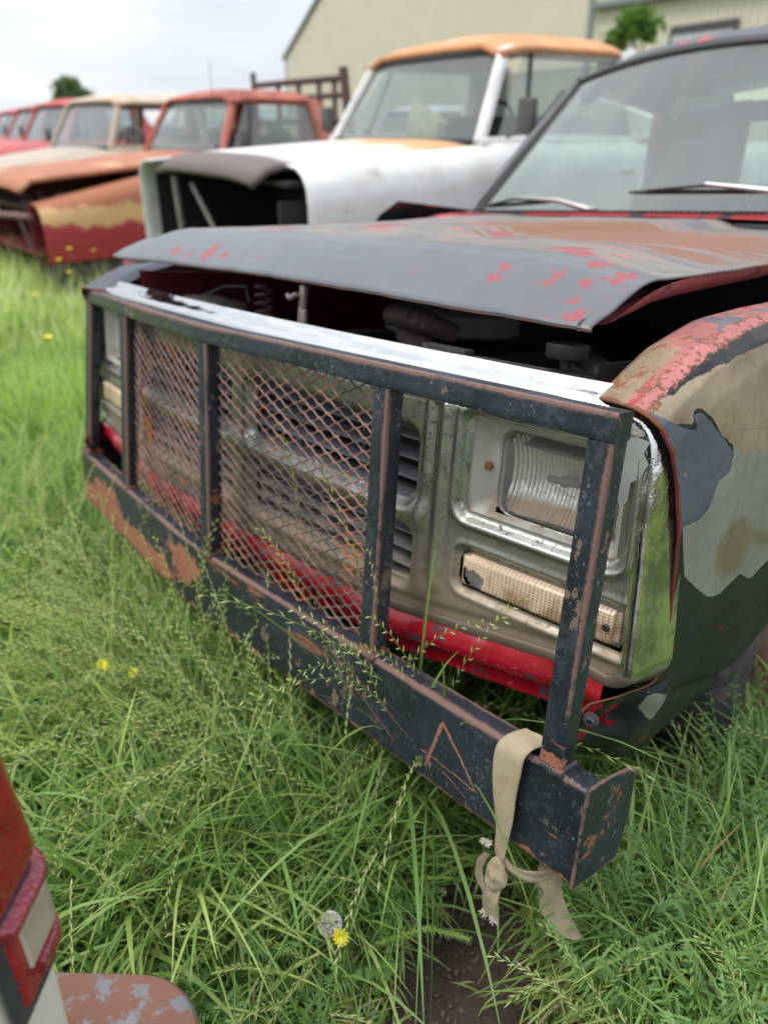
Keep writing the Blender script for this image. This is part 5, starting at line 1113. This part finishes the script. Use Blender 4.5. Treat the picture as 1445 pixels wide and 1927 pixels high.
tree('round_tree', 'round green tree on the horizon above the far left trucks', (-54.0, 22.0, 0), 4.1, 1.35, 6000, 0, 1.9, .17, (.09, .14, .06), (.17, .24, .10))
tree('young_tree', 'bright green treetop in front of the building above the white truck roof', (-8.45, 15.2, 0), 3.55, .62, 1300, 0, 1.4, .13, (.08, .16, .03), (.16, .28, .05))
# a low tree line far beyond the field
tlx = []; tlc = []
for k in range(9000):
    u = rng.uniform(0, 1); X_ = lerp(-150, -60, u) + rng.normal(0, 2); Y_ = lerp(10, 130, u) + rng.normal(0, 3); Z_ = abs(rng.normal(0, 1.2)) * (.5 + .5 * math.sin(u * 40) ** 2); a = rng.normal(size=3); b = rng.normal(size=3); a /= np.linalg.norm(a); b = np.cross(a, b); b /= np.linalg.norm(b)
    c = np.array([X_, Y_, Z_]); tlx += [c - a * .5, c + b * .3, c + a * .5, c - b * .3]; tlc += [(.05, .085, .04)] * 4
o = mesh('distant_wood', np.array(tlx), np.arange(len(tlx)).reshape(-1, 4), LEAF, None, attrs=dict(col=np.array(tlc))); tag(o, 'low dark line of distant trees on the horizon', 'woods', kind='stuff')

# ================================================================== ground
def bare(x, y):                              # 1 where the soil is bare
    d = 0
    for (cx_, cy_, rx, ry, an_, s_) in ((.95, -.17, .15, .25, .6, 1.), (.86, -.04, .14, .09, 0, .95), (.36, -.62, .10, .05, .3, .5), (.55, -.55, .07, .05, 0, .55), (-.35, -.52, .16, .04, .2, .5), (1.02, .02, .1, .07, .4, .6)):
        c_, s2 = math.cos(an_), math.sin(an_); ux = ((x - cx_) * c_ + (y - cy_) * s2) / rx; uy = (-(x - cx_) * s2 + (y - cy_) * c_) / ry
        d = np.maximum(d, s_ * (1 - sst(.75, 1.15, np.hypot(ux, uy))))
    return d
gx = np.concatenate([[-900, -300, -100, -40, -15, -6], np.arange(-3, 2.6, .03), [4, 8, 20, 80, 300, 900]]); gyy = np.concatenate([[-900, -200, -50, -12, -4], np.arange(-1.6, 1.8, .03), [3, 6, 12, 30, 80, 300, 900]])
X, Y = np.meshgrid(gx, gyy, indexing='ij')
nearm = np.exp(-(((X) / 3) ** 4 + ((Y) / 2) ** 4))
Z = nearm * (.012 * np.sin(X * 7 + Y * 4) + .01 * np.sin(X * 13 - Y * 9) + .006 * np.sin(X * 31 + Y * 27)) - .015 * bare(X, Y)
idx = np.arange(X.size).reshape(X.shape); F = np.stack([idx[:-1, :-1], idx[1:, :-1], idx[1:, 1:], idx[:-1, 1:]], -1).reshape(-1, 4)
m = Mat('soil_and_turf', (.062, .042, .031), .95); m.vary(20, .6, 1.4)
m.layer(m.ramp(m.tex(2.2, 8, .7), .35, .65), (.045, .055, .02), .95)
fr2 = m.ramp(m.math('ADD', m.pos('X'), 0), -3.0, -8.0); m.layer(fr2, (.11, .17, .045), .95)
bz3 = m.attr('bare'); m.layer(bz3, (.088, .060, .046), .95)
m.bump(m.tex(45, 8, .7), .02).bump(m.vor(90), .006).bump(m.tex(300, 5), .003)
gr = mesh('ground', np.stack([X, Y, Z], -1), F, m.done(), attrs=dict(bare=bare(X, Y).ravel())); tag(gr, kind='structure')
# clods
g = MB(); random.seed(5)
for k in range(420):
    a = random.uniform(0, 6.28); q = random.random() ** .5; x = .93 + .17 * q * math.cos(a); y = -.10 + .24 * q * math.sin(a)
    r_ = random.uniform(.0015, .0065); bm = bmesh.new(); bmesh.ops.create_icosphere(bm, subdivisions=1, radius=r_)
    P = [(v.co.x * random.uniform(.6, 1.3) + x, v.co.y * random.uniform(.6, 1.3) + y, v.co.z * random.uniform(.5, 1) - .012) for v in bm.verts]; bm.verts.index_update(); FF = [[v.index for v in f.verts] for f in bm.faces]; bm.free(); g.add(P, FF)
o = g.build('soil_crumbs', simple('dry_soil', (.10, .07, .054), .95), None); tag(o, 'loose brown soil crumbs on the bare patch under the strap', 'soil', kind='stuff')

# ================================================================== grass
GRASS = leafmat('grass_blades', (.1, .15, .03), None, .38, .42)
gV, gF, gC = [], [], []; gofs = 0
def add_blades(x, y, h, wd, lean, azm, c, seg=5, curl=1.0, z0=None):
    """numpy blades: arching strips"""
    global gofs
    n = len(x); s = np.linspace(0, 1, seg + 1)[None, :]
    th = lean[:, None] * (s ** 1.0) * curl * 1.0                # angle from vertical grows along the blade
    dl = (h[:, None] / seg)
    hx = np.cumsum(np.sin(th) * dl, 1) - np.sin(th[:, :1]) * dl; hz = np.cumsum(np.cos(th) * dl, 1) - np.cos(th[:, :1]) * dl
    dirx, diry = np.cos(azm)[:, None], np.sin(azm)[:, None]
    px = x[:, None] + hx * dirx; py = y[:, None] + hx * diry; pz = hz + (0 if z0 is None else z0[:, None])
    tw_ = rng.uniform(-.5, .5, n)[:, None] + s * rng.uniform(-1.2, 1.2, n)[:, None]
    wx = -diry * np.cos(tw_) + dirx * np.sin(tw_) * .5; wy_ = dirx * np.cos(tw_) + diry * np.sin(tw_) * .5; wz_ = np.sin(tw_) * .35
    ww = wd[:, None] * np.array([.75, 1.0, .95, .8, .55, .08, .05])[None, np.linspace(0, 5, seg + 1).astype(int)] * .5
    Lp = np.stack([px - wx * ww, py - wy_ * ww, pz - wz_ * ww], -1); Rp = np.stack([px + wx * ww, py + wy_ * ww, pz + wz_ * ww], -1)
    V = np.stack([Lp, Rp], 2).reshape(n, -1, 3); m_ = 2 * (seg + 1)
    base = np.array([[2 * k, 2 * k + 1, 2 * k + 3, 2 * k + 2] for k in range(seg)])
    F = (np.arange(n) * m_)[:, None, None] + base[None] + gofs
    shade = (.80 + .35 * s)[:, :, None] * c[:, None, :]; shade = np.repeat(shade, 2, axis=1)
    gV.append(V.reshape(-1, 3)); gF.append(F.reshape(-1, 4)); gC.append(shade.reshape(-1, 3)); gofs += n * m_
def cols(n, kind='blade'):
    a = rng.random(n)[:, None]; b = rng.random(n)[:, None]
    if kind == 'blade': c = np.array([.085, .175, .036]) * (1 - a) + np.array([.25, .365, .12]) * a
    elif kind == 'light': c = np.array([.21, .31, .07]) * (1 - a) + np.array([.40, .49, .17]) * a
    elif kind == 'seed': c = np.array([.44, .50, .22]) * (1 - a) + np.array([.66, .68, .40]) * a
    elif kind == 'dry': c = np.array([.30, .24, .13]) * (1 - a) + np.array([.42, .35, .2]) * a
    return c * (.85 + .3 * b)
def under(x, y): return (x > -.98) & (x < 1.08) & (y > -.02)
wx0, wy0 = .8, -.74
def ok(x, y):
    # stay out of vehicle bodies and drop what the lens could hardly see
    inn = (x > -1.0) & (x < 1.03) & (y > .45) & (y < 5.2)
    for (cx_, cy_, rz_) in ((-2.42, 2.82, -.19), (-5.85, 3.18, -.03), (-7.75, 2.95, .02), (-10.9, 3.75, 0), (-13.6, 4.4, 0), (-17, 5.2, 0)):
        c_, s_ = math.cos(-rz_), math.sin(-rz_); u = (x - cx_) * c_ - (y - cy_) * s_; v = (x - cx_) * s_ + (y - cy_) * c_; inn |= (np.abs(u) < .95) & (v > -1.0) & (v < 4.2)
    return ~inn
def scatter(n, x0, x1, y0_, y1, wpow=None):
    x = rng.uniform(x0, x1, n); y = rng.uniform(y0_, y1, n); k = ok(x, y) & (rng.random(n) > bare(x, y) * .985) ; return x[k], y[k]
def clumpn(x, y, s=3.): return .5 + .5 * np.sin(x * s * 2.1 + 1.7 * np.sin(y * s * 1.3)) * np.sin(y * s * 2.6 + 1.1 * np.sin(x * s * 1.9 + 2))
def nearfield(n, x0, x1, y0_, y1, hmul=1., kind='blade'):
    x, y = scatter(n, x0, x1, y0_, y1); cn = clumpn(x, y); k = rng.random(len(x)) < .35 + .65 * cn; x, y, cn = x[k], y[k], cn[k]
    # tufts
    cx_ = np.round(x / .045) * .045 + .01 * np.sin(y * 90); x = cx_ + (x - cx_) * .55; n = len(x)
    h = rng.uniform(.12, .34, n) * (.6 + .7 * cn) * hmul
    h = np.where(under(x, y), h * .62, h)
    edge = np.clip(bare(x, y), 0, 1); h = h * (1 - .5 * edge)
    dn = np.hypot(x - 1.446, y + .813); h = np.where((x > .55) & (y < -.3), h * .62, h); h = np.where(dn < .45, np.minimum(h, .16), h)
    h = np.where((np.abs(x - 1.02) < .3) & (y < .02) & (y > -.62), np.minimum(h, .11), h); wd = rng.uniform(.003, .008, n) * (1 + .5 * (rng.random(n) < .15)); lean = rng.uniform(.5, 2.8, n)
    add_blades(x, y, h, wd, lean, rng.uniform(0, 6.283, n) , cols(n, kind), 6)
nearfield(34000, -1.6, 2.1, -1.0, .5)
nearfield(9000, -1.6, 1.1, -.6, .1, 1.25, 'light')
nearfield(6000, .9, 2.2, -.3, 1.4, 1.1, 'light'); nearfield(9000, .9, 2.6, -.2, 2.2)
nearfield(5000, -1.2, 1.2, -.8, .4, .6, 'dry'); nearfield(2500, .9, 2.0, -.4, .9, .9, 'dry')
nearfield(14000, 1.3, 3.4, -2.2, .6, .8)
# mound of taller grass in front of the bumper's middle
def mound(n, cx_, cy_, sx_, sy_, h0, h1, kind='blade'):
    x = rng.normal(cx_, sx_, n); y = rng.normal(cy_, sy_, n); k = ok(x, y) & (rng.random(n) > bare(x, y)); x, y = x[k], y[k]; n = len(x); h = rng.uniform(h0, h1, n); h = np.where(under(x, y), h * .7, h)
    add_blades(x, y, h, rng.uniform(.0025, .006, n), rng.uniform(.5, 2.5, n), rng.uniform(0, 6.283, n), cols(n, kind), 7)
mound(3800, .18, -.17, .28, .10, .22, .42); mound(2500, -.5, -.12, .35, .14, .22, .42); mound(1600, .95, .42, .2, .2, .2, .38); mound(1800, 1.25, .25, .16, .2, .15, .36, 'light')
mound(500, .62, .06, .10, .04, .25, .50)
def coarse(n, x0, x1, y0_, y1, h0=.16, h1=.36, kind='blade'):
    x, y = scatter(n, x0, x1, y0_, y1); k = ~((np.abs(x - 1.0) < .32) & (y < .05) & (y > -.65)); x, y = x[k], y[k]; n = len(x); h = rng.uniform(h0, h1, n); h = np.where(under(x, y), h * .7, h); h = np.where((x > .5) & (y < -.3), h * .6, h)
    add_blades(x, y, h, rng.uniform(.006, .0105, n), rng.uniform(.5, 2.3, n), rng.uniform(0, 6.283, n), cols(n, kind) * 1.2, 9)
coarse(5200, -.6, 2.0, -.8, .35, .18, .42); coarse(1500, 1.0, 2.0, -.1, .9, .22, .46); coarse(700, -.3, 1.9, -.7, .5, .16, .34, 'light'); coarse(2200, -1.8, -.4, -.6, .2, .2, .42); coarse(1200, -1.6, .3, -.6, .1, .2, .4, 'light')
# middle distance and field
def clump(n, x0, x1, y0_, y1, h0, h1):
    x = rng.uniform(x0, x1, n); y = rng.uniform(y0_, y1, n); add_blades(x, y, rng.uniform(h0, h1, n), rng.uniform(.005, .009, n), rng.uniform(.3, 2.2, n), rng.normal(-.8, 1.2, n), cols(n, 'blade'), 9)
clump(34, .58, .74, -.02, .05, .62, .92); clump(50, .2, .6, -.03, .05, .4, .62)
def field(n, x0, x1, y0_, y1, h0, h1, w0, w1, seg=3, kind='light'):
    x, y = scatter(n, x0, x1, y0_, y1); n = len(x); cn = clumpn(x, y, 1.3); add_blades(x, y, rng.uniform(h0, h1, n) * (.7 + .5 * cn), rng.uniform(w0, w1, n), rng.uniform(.2, 1.8, n), rng.uniform(0, 6.283, n), cols(n, kind) * (1.0 + .35 * cn)[:, None], seg)
field(42000, -4.2, -1.2, -.8, 1.6, .16, .40, .004, .009, 4); field(16000, -4.2, -1.2, -.8, 2.4, .2, .42, .004, .008, 4, 'blade')
field(34000, -12, -4, -1.5, 4.5, .2, .45, .008, .018, 3); field(9000, -12, -3, 0, 3, .35, .62, .004, .008, 3, 'seed')
field(26000, -40, -11, -4, 16, .2, .5, .03, .07, 2); field(3000, -2.2, 3, 4, 12, .2, .5, .01, .03, 3)
field(9000, 1.8, 6, -5, 5, .15, .4, .01, .02, 3); field(6000, -3, 2, -6, -1.3, .15, .35, .01, .02, 3)
# seed heads: arching stalk with alternate spikelets
def stalks(n, xf, yf, h0, h1, l0, l1, azf=None, ww=.0018, spk=(.014, .021), zoff=0):
    global gofs
    x = xf(n); y = yf(n); k = ok(x, y) & (bare(x, y) < .4); x, y = x[k], y[k]; n = len(x); h = rng.uniform(h0, h1, n); le = rng.uniform(l0, l1, n); azm = rng.uniform(0, 6.283, n) if azf is None else azf(n)
    c = cols(n, 'light') * .9; seg = 9
    s = np.linspace(0, 1, seg + 1)[None, :]; th = le[:, None] * s ** 1.5; dl = h[:, None] / seg
    hx = np.concatenate([np.zeros((n, 1)), np.cumsum(np.sin(th[:, 1:]) * dl, 1)], 1); hz = np.concatenate([np.zeros((n, 1)), np.cumsum(np.cos(th[:, 1:]) * dl, 1)], 1)
    dx_, dy_ = np.cos(azm)[:, None], np.sin(azm)[:, None]; P = np.stack([x[:, None] + hx * dx_, y[:, None] + hx * dy_, hz], -1)
    for (ox, oy) in ((1, 0), (0, 1)):
        off_ = np.array([ox, oy, 0])[None, None, :] * ww * .5 * (1.1 - .6 * s)[:, :, None]; V = np.stack([P - off_, P + off_], 2).reshape(n, -1, 3); m_ = 2 * (seg + 1); base = np.array([[2 * q, 2 * q + 1, 2 * q + 3, 2 * q + 2] for q in range(seg)])
        gV.append(V.reshape(-1, 3)); gF.append(((np.arange(n) * m_)[:, None, None] + base[None] + gofs).reshape(-1, 4)); gC.append(np.repeat(c, m_, 0)); gofs += n * m_
    ns_ = 23; cs_ = cols(n, 'seed')
    for q in range(ns_):
        t = .52 + .48 * q / (ns_ - 1); kk = t * seg; i = min(int(kk), seg - 1); f = kk - i; c0 = P[:, i] * (1 - f) + P[:, i + 1] * f; tg = P[:, i + 1] - P[:, i]; tg /= np.linalg.norm(tg, axis=1)[:, None]
        sd_ = np.cross(tg, np.stack([np.cos(azm + 1.2), np.sin(azm + 1.2), np.full(n, .3)], 1)); sd_ /= np.linalg.norm(sd_, axis=1)[:, None]; sgn = 1 if q % 2 else -1
        ln = rng.uniform(spk[0], spk[1], n)[:, None] * (1.15 - .5 * (t - .5)); d_ = tg * .9 + sd_ * sgn * .42; nn = np.cross(d_, sd_); nn /= np.linalg.norm(nn, axis=1)[:, None]
        a = c0 + sd_ * sgn * .0008; b = a + d_ * ln * .45 + sd_ * .0019; e = a + d_ * ln; b2 = a + d_ * ln * .45 - sd_ * .0019; b3 = a + d_ * ln * .45 + nn * .0015; b4 = a + d_ * ln * .45 - nn * .0015
        for (p, r) in ((b, b2), (b3, b4)):
            V = np.stack([a, p, e, r], 1); gV.append(V.reshape(-1, 3)); gF.append((np.arange(n) * 4)[:, None] + np.arange(4)[None] + gofs); gC.append(np.repeat(cs_, 4, 0)); gofs += n * 4
U = lambda a, b: (lambda n: rng.uniform(a, b, n)); Nn = lambda a, b: (lambda n: rng.normal(a, b, n))
stalks(240, Nn(.0, .28), Nn(-.24, .08), .38, .60, .9, 2.3, lambda n: rng.normal(3.9, .8, n))
stalks(130, U(-1.6, .2), U(-.6, 0), .35, .6, .6, 2.1); stalks(110, U(-.4, .9), U(-.75, -.3), .2, .38, .8, 2.4)
stalks(130, U(1.0, 1.9), U(-.2, 1.0), .25, .5, .4, 1.8); stalks(26, U(.3, .76), U(-.03, .05), .62, .92, .3, 1.8, lambda n: rng.normal(-.9, .9, n)); stalks(16, U(.0, .5), U(-.2, -.13), .5, .62, .1, .7)
stalks(260, U(-4.5, -1.2), U(-.8, 1.5), .35, .6, .4, 1.8, ww=.003, spk=(.016, .024))
# broad-leaf weeds (small cut leaves in rosettes)
def weeds(n, x0, x1, y0_, y1, hh=(.04, .14), cc=(.10, .20, .045)):
    global gofs
    for q in range(n):
        x = rng.uniform(x0, x1); y = rng.uniform(y0_, y1)
        if bare(np.array(x), np.array(y)) > .5 or not ok(np.array([x]), np.array([y]))[0]: continue
        nl = rng.integers(5, 9); z0 = rng.uniform(*hh); cl = np.array(cc) * rng.uniform(.75, 1.4)
        for l in range(nl):
            a = 6.283 * l / nl + rng.uniform(-.3, .3); Lf = rng.uniform(.05, .11); np_ = 9; V = []; F = []
            for k in range(np_ + 1):
                t = k / np_; r_ = Lf * t; zz = z0 * (.4 + .6 * t) + .02 * math.sin(t * 2.6); cx_, cy_ = x + r_ * math.cos(a), y + r_ * math.sin(a)
                for sg in (1, -1):                       # paired leaflets
                    if k == 0: continue
                    ll = Lf * .42 * math.sin(t * 2.7 + .25); b = a + sg * .8; ex, ey = cx_ + ll * math.cos(b), cy_ + ll * math.sin(b); wl = .0026
                    mx_, my_ = (cx_ + ex) / 2, (cy_ + ey) / 2; px_, py_ = -math.sin(b) * wl, math.cos(b) * wl; i0 = len(V); V += [(cx_, cy_, zz), (mx_ + px_, my_ + py_, zz + .003), (ex, ey, zz + rng.uniform(-.004, .006)), (mx_ - px_, my_ - py_, zz + .003)]; F.append((i0, i0 + 1, i0 + 2, i0 + 3))
            V = np.array(V); gV.append(V); gF.append(np.array(F) + gofs); gC.append(np.repeat(cl[None] * rng.uniform(.9, 1.1), len(V), 0)); gofs += len(V)
weeds(110, 1.0, 1.7, -.1, .7, (.14, .34), (.16, .28, .09)); weeds(60, .0, .95, -.7, -.15, (.05, .16), (.11, .21, .06))
# ---- single flowers
def flower_stem(g, x, y, h, lean=.03):
    g.tube([(0, 0, 0), (lean * .3, lean * .2, h * .5), (lean, lean * .6, h)], .0013, 5)
def puff(label, x, y, h, r, broken=0.):
    t = empty('dandelion_clock', (x, y, 0)); tag(t, label, 'dandelion'); g = MB(); flower_stem(g, x, y, h); g.build('stem', STEM, t)
    g = MB(); c = Vector((.03, .018, h)); rg = random.Random(int(h * 1000)); g.lathe(c, (0, 0, 1), [(0, -.004), (.004, -.002), (.004, .002), (0, .004)], 10); g.build('seed_head', simple('brown_seed_head', (.30, .20, .13), .9), t)
    g = MB()
    for k in range(150):
        d = Vector((rg.gauss(0, 1), rg.gauss(0, 1), rg.gauss(0, 1))).normalized()
        if d.x > broken and broken: continue
        g.tube([c + d * .004, c + d * r * .75], .0005, 3, False)
        for q in range(8):
            o_ = Vector((rg.gauss(0, 1), rg.gauss(0, 1), rg.gauss(0, 1))); o_ = (o_ - d * o_.dot(d)).normalized(); g.tube([c + d * r * .75, c + d * r + o_ * r * .26], .0006, 3, False)
    g.build('seed_fluff', simple('white_fluff', (.88, .86, .80), .9), t, sharp=0)
def yellow(label, x, y, h, r, tilt=(0, 0, 1)):
    t = empty('yellow_flower', (x, y, 0)); tag(t, label, 'flower'); g = MB(); flower_stem(g, x, y, h); g.build('stem', STEM, t)
    g = MB(); c = Vector((.03, .018, h)); ax_ = Vector(tilt).normalized(); a_1 = ax_.orthogonal().normalized(); b_1 = ax_.cross(a_1)
    for ring, (rr_, up_, n_) in enumerate(((r, .15, 13), (r * .7, .5, 10), (r * .4, .9, 7))):
        for k in range(n_):
            an_ = 6.283 * k / n_ + ring * .3; d = (a_1 * math.cos(an_) + b_1 * math.sin(an_)); s_ = ax_.cross(d); e = c + d * rr_ + ax_ * rr_ * up_; m1 = c + d * rr_ * .55 + ax_ * rr_ * up_ * .5
            g.add([c - s_ * .0008, m1 - s_ * rr_ * .16, e - s_ * rr_ * .10, e + s_ * rr_ * .10, m1 + s_ * rr_ * .16, c + s_ * .0008], [(0, 1, 2, 3, 4, 5)])
    g.build('petals', YEL, t, sharp=0)
    g = MB(); g.lathe(c - ax_ * .006, ax_, [(0.001, 0), (.004, .001), (.0045, .005), (.003, .007)], 10); g.build('bud_cup', STEM, t)
STEM = simple('green_stem', (.14, .24, .06), .6); YEL = simple('bright_yellow_petals', (.82, .70, .02), .6)
puff('white dandelion clock on the lower left grass with a reddish centre', .335, -.47, .19, .019)
puff('white dandelion clock touching a yellow flower in front of the bumper', .735, -.335, .15, .021)
yellow('yellow flower touching the white dandelion clock', .765, -.335, .148, .015, (.5, -.6, .6))
yellow('bright yellow flower lying in the seed heads at the left', .0, -.39, .31, .015, (.6, -.5, .7)); yellow('small yellow flower just right of the bright yellow one at the left', .07, -.35, .31, .011, (.6, -.5, .7))
for q, (x, y, h) in enumerate(((-4.6, 1.35, .5), (-4.75, 1.5, .55), (-4.3, 1.3, .45), (-3.9, .9, .4), (-3.3, .45, .35), (-2.6, .5, .42), (-3.0, .2, .3), (-4.9, 1.75, .5))):
    t = empty('yellow_flower', (x, y, 0)); tag(t, 'small yellow flower in the blurred grass at the left', 'flower', 'yellow flowers far out in the grass'); g = MB(); flower_stem(g, x, y, h); g.build('stem', STEM, t)
    g = MB(); g.lathe((.03, .018, h), (0, 0, 1), [(0, 0), (.012, .002), (.024, .010), (.012, .012), (0, .010)], 10); g.build('petals', YEL, t)
t = empty('pink_bud', (.23, -.36, .03)); tag(t, 'pink flower bud on a thin stem above the grass', 'flower bud'); g = MB(); flower_stem(g, 0, 0, .19, .0); g.build('stem', STEM, t)
g = MB(); g.lathe((0, 0, .19), (.2, .1, 1), [(.0008, 0), (.003, .004), (.0042, .012), (.003, .02), (.0004, .025)], 10); g.build('petals', simple('pink_petals', (.70, .22, .36), .6), t)
# foxtail hanging over the soil by the strap
t = empty('foxtail_grass', (.80, -.30, 0)); tag(t, 'bristly green foxtail seed head arching over the bare soil', 'grass stalk'); g = MB(); pth = [(0, 0, 0), (.03, .03, .12), (.09, .09, .17), (.14, .13, .165)]; g.tube(pth, .0012, 5); g.build('stem', STEM, t)
g = MB(); rg = random.Random(4)
for k in range(420):
    u = rg.random(); c = Vector((.03, .03, .12)).lerp(Vector((.09, .09, .17)), u * 2) if u < .5 else Vector((.09, .09, .17)).lerp(Vector((.15, .135, .16)), u * 2 - 1)
    d = Vector((rg.gauss(0, 1), rg.gauss(0, 1), rg.gauss(0, 1))).normalized() + Vector((.6, .5, .1)); d.normalize(); g.tube([c, c + d * .010], [.0007, .0001], 3, False)
g.build('seed_head', simple('foxtail_bristles', (.30, .42, .10), .7), t, sharp=0)
GV = np.concatenate(gV); GF = np.concatenate(gF); GC = np.concatenate(gC)
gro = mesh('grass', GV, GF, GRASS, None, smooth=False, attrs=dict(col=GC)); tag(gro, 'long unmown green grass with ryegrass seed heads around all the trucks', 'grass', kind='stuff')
print('grass faces', len(GF))
